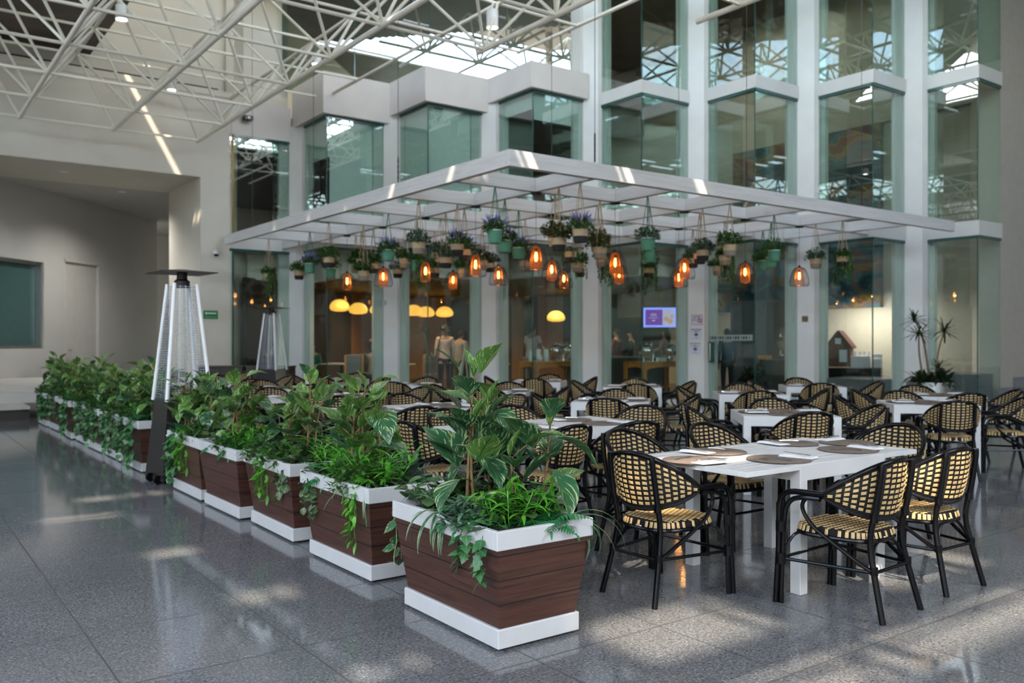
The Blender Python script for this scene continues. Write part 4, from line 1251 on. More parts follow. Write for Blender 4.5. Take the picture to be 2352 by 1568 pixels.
    for ph in steps:
        a, b = low_pt(ph), rail_pt(ph)
        for q in range(rows + 1):
            f = q / rows; p = a.lerp(b, f); o = V((p.x, p.y, 0)); 
            vs.append(p + o.normalized() * (.012 * math.sin(PI * f)))
    nn = rows + 1
    vo = [p + V((p.x, p.y, 0)).normalized() * .006 for p in vs]
    fs = []; K_ = len(vs)
    for i in range(len(steps) - 1):
        for q in range(rows):
            a = i * nn + q; fs.append((a, a + 1, a + nn + 1, a + nn)); fs.append((K_ + a, K_ + a + nn, K_ + a + nn + 1, K_ + a + 1))
    m.add(vs + vo, fs, 0)
    dz = .0295
    for j in range(11):
        cols = 19
        for i in range(cols):
            ph = -84 + 168 * (i + .5) / cols
            a, b = low_pt(ph), rail_pt(ph); H = (b - a).length; h_ = .02 + (j + .5) * dz * (1 if abs(ph) < 60 else .9)
            if h_ > H - .018: continue
            f = h_ / H; e = 1.5
            def sp_(ph_, f_):
                p = low_pt(ph_).lerp(rail_pt(ph_), f_); return p + V((p.x, p.y, 0)).normalized() * (.012 * math.sin(PI * f_) + .003)
            p = sp_(ph, f); ux = (sp_(ph + e, f) - sp_(ph - e, f)); ux.normalize(); uy = sp_(ph, min(1, f + .05)) - sp_(ph, f - .05); uy.normalize(); nr = ux.cross(uy).normalized()
            wd = (sp_(ph + 4.4, f) - sp_(ph - 4.4, f)).length
            tile(m, p, ux, uy, nr, wd * .5 * .74, dz * .5 * .64, .0062)
    m.build('backrest', [K['wrap'], K['cane']], r, smooth=50)
    m = MB(); m.tube([low_pt(p) for p in range(-90, 91, 6)], .0115, 8)
    m.build('back_rim', K['wrap'], r)
    m = MB(); m.box(-.022, -.212, .385, .022, -.205, .415, .002); m.build('care_tag', K['white'], r)
    return r
C0 = chair(); used_chair = [False]
def put_chair(x, y, deg, label):
    if not used_chair[0]: o = C0; used_chair[0] = True
    else: o = copy_tree(C0)
    o.location = (x, y, 0); o.rotation_euler = (0, 0, R(deg)); tag(o, label, 'chair', 'rattan armchairs around the white tables')
    return o

# ------------------------------------------------------------------ tables
def table(lx0, lx1, leafl, leafr):
    # body from lx0..lx1 (local x), square plan .88 deep; leaves extend past either end
    r = empty('dining_table'); TW_ = K['tabw']; hy = .44; zt = .75
    m = MB(); m.box(lx0, -hy, zt - .095, lx1, -hy + .07, zt, .003); m.box(lx0, hy - .07, zt - .095, lx1, hy, zt, .003)
    if not leafl: m.box(lx0, -hy + .07, zt - .095, lx0 + .07, hy - .07, zt, .003)
    else: m.box(lx0, -hy + .07, zt - .095, lx0 + .02, hy - .07, zt - .04, .002)
    if not leafr: m.box(lx1 - .07, -hy + .07, zt - .095, lx1, hy - .07, zt, .003)
    else: m.box(lx1 - .02, -hy + .07, zt - .095, lx1, hy - .07, zt - .04, .002)
    m.build('apron', TW_, r, smooth=0)
    m = MB(); a = lx0 + (0 if leafl else .072); b = lx1 - (0 if leafr else .072); n = 11
    w_ = (2 * hy - .14) / n
    for i in range(n): m.box(a, -hy + .07 + i * w_ + .002, zt - .022, b, -hy + .07 + (i + 1) * w_ - .002, zt - .002, .002)
    m.build('tabletop', TW_, r, smooth=0)
    for sgn, L in ((-1, leafl), (1, leafr)):
        if not L: continue
        m = MB(); x0, x1 = (lx0 - L, lx0 - .002) if sgn < 0 else (lx1 + .002, lx1 + L)
        for i in range(n): m.box(x0 + .05, -hy + .07 + i * w_ + .002, zt - .024, x1 - .0, -hy + .07 + (i + 1) * w_ - .002, zt - .003, .002)
        m.box(x0, -hy, zt - .03, x1, -hy + .07, zt - .001, .002); m.box(x0, hy - .07, zt - .03, x1, hy, zt - .001, .002)
        e = (x0, x0 + .048) if sgn < 0 else (x1 - .048, x1)
        m.box(e[0], -hy + .07, zt - .03, e[1], hy - .07, zt - .001, .002)
        m.build('extension_leaf', TW_, r, smooth=0)
        xm = (lx0 - L * .6, lx0 + .2) if sgn < 0 else (lx1 - .2, lx1 + L * .6)
        for y in (-.3, .3): m = MB(); m.box(xm[0], y - .015, zt - .075, xm[1], y + .015, zt - .035); m.build('slide_rail', K['alu'], r, smooth=0)
    for x in (lx0 + .035, lx1 - .035):
        for y in (-hy + .035, hy - .035):
            m = MB(); m.box(x - .035, y - .035, 0, x + .035, y + .035, zt - .09, .003); m.build('leg', TW_, r, smooth=0)
    return r

# place setting pieces
m = MB(); m.lathe([(.001, .0), (.188, .0), (.19, .003), (.186, .005), (.001, .005)], 40); PMAT = m
def mk_fork():
    m = MB(); m.tube(bez([(0, -.1, .004), (0, -.03, .008), (0, .03, .006)], 4), [.0055, .0055, .005, .0045, .004, .0035, .0032, .003, .003], 6)
    m.box(-.011, .03, .005, .011, .05, .0075, .001)
    for q in range(4): m.box(-.011 + q * .0062, .05, .005, -.0075 + q * .0062, .092, .0072, .001)
    return m
def mk_knife():
    m = MB(); m.box(-.006, -.105, .002, .006, -.01, .008, .002); m.box(-.008, -.01, .003, .009, .105, .0055, .0012); return m
def mk_napkin():
    m = MB(); n = 8
    vs = []
    for j in range(n + 1):
        for i in range(n + 1): vs.append((-.05 + .1 * i / n, -.105 + .21 * j / n, .006 + .003 * math.sin(i * 1.3 + j * .5) * (i / n) + .006 * (1 - abs(2 * i / n - 1))))
    fs = [(j * (n + 1) + i, j * (n + 1) + i + 1, (j + 1) * (n + 1) + i + 1, (j + 1) * (n + 1) + i) for j in range(n) for i in range(n)]
    k = len(vs); vs += [(x, y, .001) for x, y, z in vs]
    fs += [(k + a, k + d, k + c, k + b) for a, b, c, d in fs]
    e = [i for i in range(n + 1)] + [j * (n + 1) + n for j in range(1, n + 1)] + [n * (n + 1) + i for i in range(n - 1, -1, -1)] + [j * (n + 1) for j in range(n - 1, 0, -1)]
    for q in range(len(e)): a, b = e[q], e[(q + 1) % len(e)]; fs.append((a, k + a, k + b, b))
    m.add(vs, fs); return m
SET = {}
def setpiece(kind, fn, mk):
    if kind not in SET: SET[kind] = fn().build(kind, K[mk]); return SET[kind]
    o = SET[kind].copy(); COL.objects.link(o); return o
def lay(cx_, cy_, ang, tname, side, z=.7525):
    # a place setting facing direction ang (the diner looks along +y local)
    A = M.Translation((cx_, cy_, z)) @ M.Rotation(ang, 4, 'Z')
    def pl(o, x, y, rz, zo, lab, cat, grp):
        p = A @ V((x, y, 0)); o.location = (p.x, p.y, z + zo); o.rotation_euler = (0, 0, ang + rz); tag(o, lab, cat, grp)
    s = '%s of %s' % (side, tname)
    pl(setpiece('placemat', lambda: PMAT, 'mat'), 0, 0, U(0, 6), 0, 'round brown placemat, ' + s, 'placemat', 'round placemats')
    pl(setpiece('napkin', mk_napkin, 'napkin'), .15, -.03, R(U(-14, 14)), .005, 'folded white napkin, ' + s, 'napkin', 'folded napkins')
    pl(setpiece('fork', mk_fork, 'steel'), -.07, -.02, R(U(5, 40)), .005, 'steel fork, ' + s, 'fork', 'forks')
    pl(setpiece('knife', mk_knife, 'steel'), .155, -.02, R(U(-16, 12)), .0215, 'steel knife, ' + s, 'knife', 'knives')

ROWN = ['nearest long table', 'second long table', 'third long table', 'fourth long table', 'fifth long table', 'sixth long table', 'seventh long table']
ROWL = ['long white slatted table nearest the camera', 'second long white table from the front, beside the third and fourth planters', 'third long white table from the front, beside the planters',
        'fourth long white table from the front, beside the patio heater', 'fifth long white table from the front', 'sixth long white table from the front', 'farthest long white table, beyond the patio heater']
YR = [3.485, 5.82, 8.19, 10.5, 12.85, 15.2, 17.5]
long0 = None
for i, y in enumerate(YR):
    random.seed(500 + i)
    x = 4.72 if i == 0 else 4.68
    t = table(-.44, .44, .47, .38) if long0 is None else copy_tree(long0)
    long0 = long0 or t
    t.location = (x, y, 0); tag(t, ROWL[i], 'table', 'long white tables beside the planters')
    nm = ROWN[i]
    j = lambda a: U(-a, a)
    if i == 0: ch = [(4.37, 2.79, 3, 'near left side'), (5.15, 2.83, -2, 'near right side'), (4.28, 4.26, 184, 'far left side'), (5.1, 4.24, 178, 'far right side'), (3.72, 3.58, -88, 'left end'), (5.98, 3.55, 92, 'right end')]
    elif i == 1: ch = [(4.18, 5.22, 6, 'near left side'), (4.86, 5.15, -8, 'near right side'), (4.25, 6.6, 182, 'far left side'), (5.0, 6.62, 176, 'far right side'), (3.6, 5.95, -92, 'left end'), (5.85, 5.98, 118, 'right end')]
    else: ch = [(4.25 + j(.06), y - .66, j(6), 'near left side'), (5.05 + j(.06), y - .66, j(6), 'near right side'), (4.25 + j(.06), y + .74, 180 + j(6), 'far left side'), (5.05 + j(.06), y + .74, 180 + j(6), 'far right side'), (3.62, y + .06, -90 + j(5), 'left end'), (5.86, y + j(.1), 95 + j(10), 'right end')]
    for cx_, cy_, dg_, sd in ch: put_chair(cx_, cy_, dg_, 'rattan armchair at the %s of the %s' % (sd, nm))
    if i == 0: ms = [(4.34, 3.27, 0, 'near left side'), (5.12, 3.28, 0, 'near right side'), (4.34, 3.72, PI, 'far left side'), (5.13, 3.73, PI, 'far right side'), (4.0, 3.5, -PI / 2, 'left end'), (5.45, 3.5, PI / 2, 'right end')]
    else: ms = [(x - .42, y - .22, 0, 'near left side'), (x + .4, y - .22, 0, 'near right side'), (x - .42, y + .22, PI, 'far left side'), (x + .4, y + .22, PI, 'far right side')]
    if i < 5:
        seen_m = []
        for q, (a, b, c_, sd) in enumerate(ms):
            if i == 0 and q == 4: a, b = 3.93, 3.53
            if i == 0 and q == 0: a, b = 4.37, 3.26
            if i == 0 and q == 2: a, b = 4.35, 3.72
            if i == 0 and q == 5: a, b = 5.48, 3.52
            lay(a, b, c_, 'the ' + nm, sd)
SQ = [(7.28, 5.38, 'square table in front of the extended table'.replace('extended', 'nearest long'), 'table right behind the nearest long table'), (7.18, 7.76, '', ''), (7.2, 10.15, '', ''), (7.1, 12.6, '', ''), (6.95, 15.0, '', ''),
      (9.82, 5.29, '', ''), (9.7, 7.72, '', ''), (9.68, 10.0, '', ''), (9.59, 12.29, '', ''), (11.35, 5.95, '', ''), (12.1, 8.4, '', '')]
SQN = ['nearest square table', 'square table second from right buffet', 'square table second from left buffet', 'square table before third glass bay', 'farthest left square table',
       'square table nearest the right edge', 'square table second from glass door', 'square table next to right buffet', 'square table next to left buffet', 'square table by the steel dracaena pot', 'square table next to glass door']
sq0 = None
for i, (x, y, *_r) in enumerate(SQ):
    random.seed(600 + i)
    t = table(-.45, .45, 0, 0) if sq0 is None else copy_tree(sq0)
    sq0 = sq0 or t
    a = R(-45 + U(-3, 3)); t.location = (x, y, 0); t.rotation_euler = (0, 0, a)
    tag(t, 'small white slatted ' + SQN[i], 'table', 'square white tables')
    ux = V((math.cos(a), math.sin(a), 0)); uy = V((-ux.y, ux.x, 0)); c0 = V((x, y, 0)); ad = math.degrees(a)
    for dx, dy, dg_, sd in ((.03, -.7, 0, 'near side'), (.0, .72, 180, 'far side'), (-.74, .02, -90, 'left side'), (.74, .0, 90, 'right side')):
        if i in (5, 9) and sd == 'near side': dx = .05
        p = c0 + ux * (dx + U(-.06, .06)) + uy * (dy + U(-.05, .05)); put_chair(p.x, p.y, ad + dg_ + U(-14, 14) * (0 if (i == 5 and sd == 'near side') else 1), 'rattan armchair at the %s of the %s' % (sd, SQN[i]))
    for dx, dy, dg_, sd in ((0, -.25, 0, 'near side'), (0, .25, 180, 'far side'), (-.25, 0, -90, 'left side'), (.25, 0, 90, 'right side')):
        p = c0 + ux * dx + uy * dy; lay(p.x, p.y, a + R(dg_), 'the ' + SQN[i], sd, .7525 if abs(dy) > .1 else .759)
# ------------------------------------------------------------------ people (standing or seated inside)
K['skin'] = mat('skin', (.42, .24, .16), .5)
K['skind'] = mat('darker_skin', (.26, .14, .09), .5)
def skinned(name, verts, edges, rad, m_, parent, sub=2, root=0):
    me = bpy.data.meshes.new(name); me.from_pydata([tuple(v) for v in verts], edges, []); me.materials.append(m_)
    o = bpy.data.objects.new(name, me); COL.objects.link(o); o.parent = parent
    o.modifiers.new('skin', 'SKIN')
    sk = me.skin_vertices[0].data
    for i, r_ in enumerate(rad): sk[i].radius = r_ if isinstance(r_, tuple) else (r_, r_); sk[i].use_root = (i == root)
    s_ = o.modifiers.new('subdivision', 'SUBSURF'); s_.levels = sub; s_.render_levels = sub
    o.modifiers['skin'].use_smooth_shade = True
    return o
def mcol(c): 
    k = 'cloth_%.2f_%.2f_%.2f' % c
    if k not in K: K[k] = mat('cloth', c, .85, var=.1, vscale=8)
    return K[k]
def person(x, y, deg, label, H=1.68, seated=False, shirt=(.5, .5, .5), pants=(.02, .02, .03), hair=(.02, .015, .012), skin='skin', longhair=False, arms='down', lean=0, sleeve=True):
    r = empty('person', (x, y, .12), R(deg)); tag(r, label, 'person', 'people inside the restaurant')
    k = H / 1.68; hip = .88 * k if not seated else .47
    sh = hip + .52 * k; nk = sh + .06 * k; hd = nk + .15 * k
    L = lambda z: lean * (z - hip)      # forward lean
    v, e, q = [], [], []
    def ad(p, r_, par=None):
        v.append(V(p)); q.append(r_ * k if not isinstance(r_, tuple) else (r_[0] * k, r_[1] * k))
        if par is not None: e.append((par, len(v) - 1))
        return len(v) - 1
    pe = ad((0, 0, hip), (.15, .115)); wa = ad((0, L(hip + .2 * k), hip + .2 * k), (.125, .095), pe); chs = ad((0, L(sh - .12 * k), sh - .12 * k), (.155, .11), wa); ba = ad((0, L(sh), sh), (.10, .075), chs)
    ne = ad((0, L(nk) + .01, nk + .01), .05, ba); hb = ad((0, L(hd) + .02, hd - .05 * k), (.068, .078), ne); ht = ad((0, L(hd) + .02, hd + .06 * k), (.074, .086), hb)
    arml = {}
    for s_ in (-1, 1):
        s0 = ad((s_ * .17 * k, L(sh), sh - .02), .055, ba)
        if arms == 'down': pts = [(s_ * .215 * k, L(sh) - .02, sh - .28 * k), (s_ * .22 * k, L(sh) + .05, sh - .52 * k), (s_ * .215 * k, L(sh) + .08, sh - .60 * k)]
        elif arms == 'front': pts = [(s_ * .22 * k, L(sh) + .05, sh - .26 * k), (s_ * .15 * k, L(sh) + .28, sh - .3 * k), (s_ * .12 * k, L(sh) + .36, sh - .29 * k)]
        ra = (.045, .034, .03); ids = [s0]
        for p, r_ in zip(pts, ra): ids.append(ad(p, r_, ids[-1]))
        # hand: palm, four fingers, thumb
        w_ = V(pts[-1]); d = (w_ - V(pts[-2])).normalized(); sd = d.cross(Z); sd = sd.normalized() if sd.length > .2 else V((0, 1, 0))
        pm = ad(w_ + d * .05, (.034, .018), ids[-1])
        for f in range(4): f1 = ad(w_ + d * (.095 + .008 * (f in (1, 2))) + sd * (.024 - .016 * f), .0085, pm); ad(w_ + d * (.14 + .012 * (f in (1, 2))) + sd * (.026 - .017 * f) - Z * .012, .0075, f1)
        th = ad(w_ + d * .06 + sd * .045, .010, pm); ad(w_ + d * .09 + sd * .06, .0085, th)
        arml[s_] = [tuple(v[i]) for i in ids]
    legp = {}
    for s_ in (-1, 1):
        h = ad((s_ * .09 * k, 0, hip - .06 * k), .085, pe)
        if not seated: pts = [(s_ * .10 * k, .01, hip * .53), (s_ * .10 * k, -.02, .09), (s_ * .105 * k, .11, .035)]
        else: pts = [(s_ * .10 * k, .40, hip - .02), (s_ * .10 * k, .40, .09), (s_ * .105 * k, .53, .035)]
        ids = [h]
        for p, r_ in zip(pts, (.058, .042, .035)): ids.append(ad(p, r_, ids[-1]))
        legp[s_] = [tuple(v[i]) for i in ids]
    skinned('body', v, e, q, K[skin], r)
    # face
    hz = hd + .02; fy = L(hd) + .02
    m = MB(); m.lathe([(.001, -.035), (.016, -.03), (.012, 0), (.006, .025), (.001, .03)], 8, (0, fy + .083 * k, hz - .02)); m.build('nose', K[skin], r)
    m = MB()
    for s_ in (-1, 1): m.lathe([(.001, -.008), (.009, 0), (.001, .008)], 8, (s_ * .03, fy + .077 * k, hz + .01))
    m.lathe([(.001, -.004), (.02, 0), (.001, .004)], 8, (0, fy + .08 * k, hz - .065), sq=.4); m.build('face_features', K['dark'], r)
    m = MB()
    for s_ in (-1, 1): m.lathe([(.001, -.03), (.014, 0), (.001, .03)], 8, (s_ * .077 * k, fy - .005, hz), sq=1.6)
    m.build('ear', K[skin], r)
    # hair cap
    m = MB(); n = 14; hk = mcol(hair); vs = []
    for j in range(9):
        ph = j / 8 * 1.5
        for i in range(n):
            a = 2 * PI * i / n; rr = .092 * k * math.sin(ph); yy = rr * math.sin(a) * 1.15
            zc = .098 * k * math.cos(ph) - (.13 * k * (j / 8) ** 2 * max(0, .35 - math.sin(a)) / 1.35)
            vs.append((rr * math.cos(a), fy - .012 + min(yy, .075 * k if ph > .9 else 1), hd + .03 * k + zc))
    m.add(vs, [(j * n + i, j * n + (i + 1) % n, (j + 1) * n + (i + 1) % n, (j + 1) * n + i) for j in range(8) for i in range(n)])
    if longhair: m.tube(bez([(0, fy - .05, hd + .06), (0, fy - .085, hd - .06), (0, fy - .10, hd - .2), (0, fy - .10, hd - .3)], 4), [.05, .07, .085, .09, .09, .088, .085, .08, .08, .075, .07, .05, .03], 12)
    m.build('hair', hk, r, smooth=180)
    # clothes
    sm = mcol(shirt); pmx = mcol(pants)
    cv = [V((0, 0, hip - .06 * k)), v[pe] + Z * .02, v[wa], v[chs], v[ba] - Z * .015]; ce_ = [(0, 1), (1, 2), (2, 3), (3, 4)]; cq = [(.168 * k, .132 * k), (.165 * k, .13 * k), (.145 * k, .113 * k), (.17 * k, .126 * k), (.115 * k, .09 * k)]
    for s_ in (-1, 1):
        pts = arml[s_][:4 if sleeve else 2]; last = 4
        if not sleeve: pts = [pts[0], tuple(V(pts[0]).lerp(V(pts[1]), .7))]
        for p, r_ in zip(pts, (.068, .058, .046, .042)): cv.append(V(p)); cq.append(r_ * k); ce_.append((last, len(cv) - 1)); last = len(cv) - 1
    skinned('shirt', cv, ce_, cq, sm, r, root=1)
    pv = [V((0, 0, hip + .02))]; pe_ = []; pq = [(.158 * k, .124 * k)]
    for s_ in (-1, 1):
        last = 0
        for p, r_ in zip(legp[s_][:3], (.098, .072, .056)): pv.append(V(p)); pq.append(r_ * k); pe_.append((last, len(pv) - 1)); last = len(pv) - 1
    skinned('trousers', pv, pe_, pq, pmx, r)
    m = MB()
    for s_ in (-1, 1): x_, y_, z_ = legp[s_][2]; m.box(x_ - .045, y_ - .07, 0, x_ + .045, y_ + .2, .075, .025)
    m.build('shoe', mcol((.02, .02, .02)), r)
    return r
person(11.94, 19.27, -25, 'person standing with back turned in a pale pink sweater and dark trousers', 1.72, shirt=(.72, .55, .51), pants=(.012, .014, .03), hair=(.06, .05, .045), skin='skin', arms='down')
person(12.75, 19.91, -60, 'person in a greige sweater leaning forward just right of the pink-sweater person', 1.6, shirt=(.33, .28, .25), pants=(.2, .17, .15), arms='front', lean=.25)
person(13.93, 18.18, -70, 'person in a grey short-sleeved top standing behind the left buffet table', 1.76, shirt=(.52, .50, .53), pants=(.3, .27, .27), hair=(.012, .01, .01), skin='skind', arms='front', lean=.12, sleeve=False)
person(8.15, 21.62, -70, 'person in a brown jacket seated behind the leftmost glass bay', 1.68, True, shirt=(.10, .075, .065), arms='front')
person(9.55, 22.2, 150, 'person in a teal shirt seated behind the glass right of the far heater', 1.66, True, shirt=(.03, .16, .14), arms='front')
person(10.75, 21.0, -50, 'grey-haired person in a grey sweater seated at a white table', 1.66, True, shirt=(.20, .185, .17), hair=(.35, .33, .31), arms='front', lean=.15)
person(11.55, 22.4, 140, 'person in dark clothes seated facing the grey-haired person', 1.66, True, shirt=(.04, .035, .035), arms='front')
person(12.0, 23.44, -60, 'person in dark clothes standing before the orange wall under the yellow lamps', 1.66, shirt=(.02, .02, .022), arms='front', lean=.1)
person(16.8, 17.96, 20, 'person in a red shirt behind the stacked plates of the right buffet', 1.66, shirt=(.20, .025, .03), arms='front')
person(17.35, 17.95, 40, 'person with dark hair in a black top behind the chafing dishes', 1.62, shirt=(.015, .015, .02), arms='front')
person(17.6, 16.87, 20, 'person with long dark hair in a pink top below the television', 1.66, shirt=(.30, .18, .18), longhair=True, hair=(.01, .012, .014), arms='front')
person(17.39, 14.53, -40, 'person in a dark blue top behind the glass door strip', 1.62, shirt=(.02, .06, .12), arms='down')

# ------------------------------------------------------------------ inside furniture
def box_thing(name, parts, label, cat, loc, rz=0, group=None):
    r = empty(name, loc, rz)
    for nm, m_, mk in parts: m_.build(nm, K[mk] if isinstance(mk, str) else mk, r)
    return tag(r, label, cat, group)
def buffet(x, y, label):
    r = empty('buffet_table', (x, y, .12)); tag(r, label, 'table', 'orange wooden buffet tables')
    L, W, h = 1.5, .75, .85
    m = MB(); m.box(0, 0, h - .035, L, W, h, .006); m.build('tabletop', K['orwood'], r)
    def arch(a, b, fix, ax):
        m = MB(); n = 14; vs = []
        for i in range(n + 1):
            t = i / n; zb = h - .035 - .09 - (.075 * (1 - math.sin(PI * min(1, max(0, t))) ** .5))
            for o in (0, .03):
                for z in (zb, h - .035):
                    p = a + (b - a) * t; vs.append((p, fix + o, z) if ax == 'x' else (fix + o, p, z))
        fs = []
        for i in range(n): q = i * 4; fs += [(q, q + 4, q + 5, q + 1), (q + 2, q + 3, q + 7, q + 6), (q, q + 2, q + 6, q + 4), (q + 1, q + 5, q + 7, q + 3)]
        m.add(vs, fs); m.build('apron', K['orwood'], r)
    arch(.06, L - .06, .015, 'x'); arch(.06, L - .06, W - .045, 'x'); arch(.06, W - .06, .015, 'y'); arch(.06, W - .06, L - .045, 'y')
    for px in (.045, L - .045):
        for py in (.045, W - .045):
            m = MB(); m.frustum((.028, .028), (.04, .04), 0, h - .04, 0, (px, py)); m.build('leg', K['orwood'], r)
    return r
buffet(12.85, 16.55, 'orange wooden buffet table with arched apron, left, carrying white canisters'); buffet(14.75, 14.8, 'orange wooden buffet table with arched apron, right, carrying two chafing dishes')
def chafing(x, y, rz, label):
    m = MB(); m.lathe([(.001, .13), (.10, .135), (.17, .18), (.195, .25)], 26); m.lathe([(.195, .252), (.205, .262), (.19, .31), (.15, .37), (.09, .41), (.02, .425), (.001, .425)], 26)
    h = MB(); h.tube(bez([(-.05, -.12, .395), (-.04, -.14, .44), (.04, -.14, .44), (.05, -.12, .395)], 4), .008, 8); h.lathe([(.001, .42), (.018, .43), (.022, .45), (.001, .465)], 12)
    f = MB()
    for q in range(4): a = PI / 4 + q * PI / 2; f.tube([(.19 * math.cos(a), .19 * math.sin(a), .24), (.17 * math.cos(a), .17 * math.sin(a), 0)], .012, 8)
    f.tube([(.18 * math.cos(2 * PI * q / 20), .18 * math.sin(2 * PI * q / 20), .1) for q in range(20)], .006, 6, closed=True)
    b = MB(); b.lathe([(.04, .0), (.045, .06), (.03, .07), (.001, .07)], 14)
    box_thing('chafing_dish', [('pan_and_lid', m, 'chrome'), ('handle', h, 'chrome'), ('stand', f, 'chrome'), ('fuel_cup', b, 'alu')], label, 'chafing dish', (x, y, .97), rz, 'round chrome chafing dishes')
chafing(15.12, 15.12, .4, 'round chrome chafing dish on the right buffet, left one'); chafing(15.85, 15.0, .2, 'round chrome chafing dish on the right buffet, right one below the television')
chafing(13.75, 16.9, .3, 'round chrome chafing dish on the left buffet, left one'); chafing(14.12, 16.95, .5, 'round chrome chafing dish on the left buffet, right one')
K['ceram'] = mat('white_ceramic', (.62, .70, .66), .25)
for i, (x, y, h_) in enumerate(((12.98, 16.95, .27), (13.12, 16.82, .3), (13.28, 16.72, .3))):
    m = MB(); m.lathe([(.055, 0), (.06, .01), (.06, h_ - .02), (.05, h_), (.001, h_)], 18)
    tag(m.build('canister', K['ceram'], None, (x, y, .97)), ['pale canister on the left buffet, nearest its left end', 'tall pale canister on the left buffet, middle one', 'tall pale canister on the left buffet, beside the chafing dishes'][i], 'canister', 'pale canisters on the left buffet')
m = MB(); m.lathe([(.04, 0), (.065, .04), (.06, .1), (.035, .15), (.04, .17)], 16); h = MB(); h.tube(bez([(.05, 0, .04), (.095, 0, .07), (.085, 0, .13), (.04, 0, .15)], 4), .008, 6); fl2 = mk_bush(77, 14, .06, .12, .05, .02)
box_thing('flower_jug', [('jug', m, 'ceram'), ('handle', h, 'ceram'), ('flowers', fl2, mcol((.22, .02, .16)))], 'white jug of magenta flowers on the left buffet', 'jug', (13.05, 16.68, .97))
for i in range(4):
    m = MB(); m.lathe([(.03, 0), (.038, .03), (.04, .1), (.034, .1), (.03, .02), (.001, .02)], 14)
    tag(m.build('cup', K['ceram'], None, (15.28 + .09 * i, 14.9, .97)), 'white cup in the row of four in front of the chafing dishes, %s from left' % ['first', 'second', 'third', 'fourth'][i], 'cup', 'white cups on the right buffet')
# stacked plates on the counter behind the right buffet
m = MB(); m.box(-.35, -1.2, 0, .35, 1.2, .92, .01); c_ = MB(); c_.box(-.38, -1.23, .92, .38, 1.23, .96, .004)
box_thing('serving_counter', [('counter_body', m, 'dkwood'), ('counter_top', c_, 'granite')], 'dark serving counter behind the right buffet', 'counter', (15.65, 16.8, .12), R(45))
for i, (x, y) in enumerate(((14.98, 17.18), (15.18, 17.02), (15.42, 16.85))):
    m = MB()
    for q in range(18): m.lathe([(.07, q * .018), (.115, q * .018 + .014), (.118, q * .018 + .018), (.06, q * .018 + .006)], 20)
    m.lathe([(.06, 0), (.06, .33)], 12)
    tag(m.build('plate_stack', K['ceram'], None, (x, y, 1.08)), ['tall stack of white plates, left one of three on the serving counter', 'tall stack of white plates, middle of three on the serving counter', 'tall stack of white plates, right one of three on the serving counter'][i], 'plates', 'stacks of plates')
# television
r = empty('television', (18.64, 18.09, 1.86), R(-39)); tag(r, 'wall television with a blue-edged purple menu screen behind the right buffet', 'television')
K['scr_b'] = mat('lit_blue_screen', (.3, .4, .8), .3, emit=(.18, .24, .75), es=1.0); K['scr_p'] = mat('lit_purple_screen', (.2, .05, .3), .3, emit=(.09, .02, .22), es=.9)
K['scr_w'] = mat('lit_pale_screen', (.6, .6, .7), .3, emit=(.30, .28, .42), es=.8); K['scr_f'] = mat('lit_food_screen', (.5, .4, .3), .3, emit=(.30, .18, .12), es=.9)
m = MB(); m.box(-.50, 0, 0, .50, .06, .62, .008); m.build('television_body', K['black'], r)
m = MB(); m.box(-.48, -.004, .02, .48, .0, .60); m.build('screen', K['scr_b'], r)
m = MB(); m.box(-.42, -.006, .08, .08, -.004, .54); m.build('menu_panel', K['scr_p'], r)
m = MB()
for a, b, c2, d in ((-.26, .41, -.1, .425), (-.27, .36, -.09, .38), (-.32, .29, -.06, .305), (-.22, .2, -.14, .235)): m.box(a, -.008, b, c2, -.006, d)
m.build('lettering', K['scr_w'], r)
m = MB(); m.box(.08, -.006, .08, .42, -.004, .54); m.build('picture_area', K['scr_w'], r)
m = MB()
for a, z, rr in ((.18, .26, .07), (.30, .2, .08), (.36, .34, .04)): m.v += []; m.tube([(a, -.009, z), (a, -.006, z)], rr, 18)
m.build('food_picture', K['scr_f'], r)
br = MB(); br.box(-.1, .06, .2, .1, .3, .4); br.build('wall_bracket', K['black'], r)
# yellow fabric pendants
random.seed(90)
YS = [(11.06, 23.75, 2.36), (12.22, 24.88, 2.33), (12.55, 24.10, 2.31), (14.18, 24.82, 2.31), (15.06, 25.54, 2.3), (15.6, 25.2, 2.3), (18.0, 22.15, 2.12)]
YN = ['first yellow dome lamp from the left, in the second glass bay', 'second yellow dome lamp from the left, in the second glass bay', 'third yellow dome lamp, partly hidden by the column', 'yellow dome lamp at the left of the third glass bay', 'middle yellow dome lamp of the third glass bay', 'right yellow dome lamp of the third glass bay', 'single yellow dome lamp above the left buffet']
for i, (x, y, z) in enumerate(YS):
    m = MB(); n = 28; prf = [(.16, .0), (.26, .03), (.295, .10), (.28, .18), (.22, .27), (.13, .33), (.03, .35)]
    vs = []
    for rr, zz in prf:
        for k in range(n): a = 2 * PI * k / n; f = 1 + .02 * (k % 2); vs.append((rr * f * math.cos(a), rr * f * math.sin(a), zz))
    m.add(vs, [(j * n + k, j * n + (k + 1) % n, (j + 1) * n + (k + 1) % n, (j + 1) * n + k) for j in range(len(prf) - 1) for k in range(n)])
    c_ = MB(); c_.tube([(0, 0, .34), (0, 0, 3.05 - z)], .006, 6)
    box_thing('dome_pendant_lamp', [('lamp_shade', m, 'shade'), ('cord', c_, 'wire')], YN[i], 'pendant lamp', (x, y, z), 0, 'yellow dome lamps in the restaurant')
DL = [(11.57, 19.05), (12.59, 20.32), (13.75, 21.8), (15.47, 19.73), (16.4, 20.6), (9.66, 19.9), (10.3, 20.1), (11.02, 23.0), (14.6, 20.5), (16.2, 17.9)]
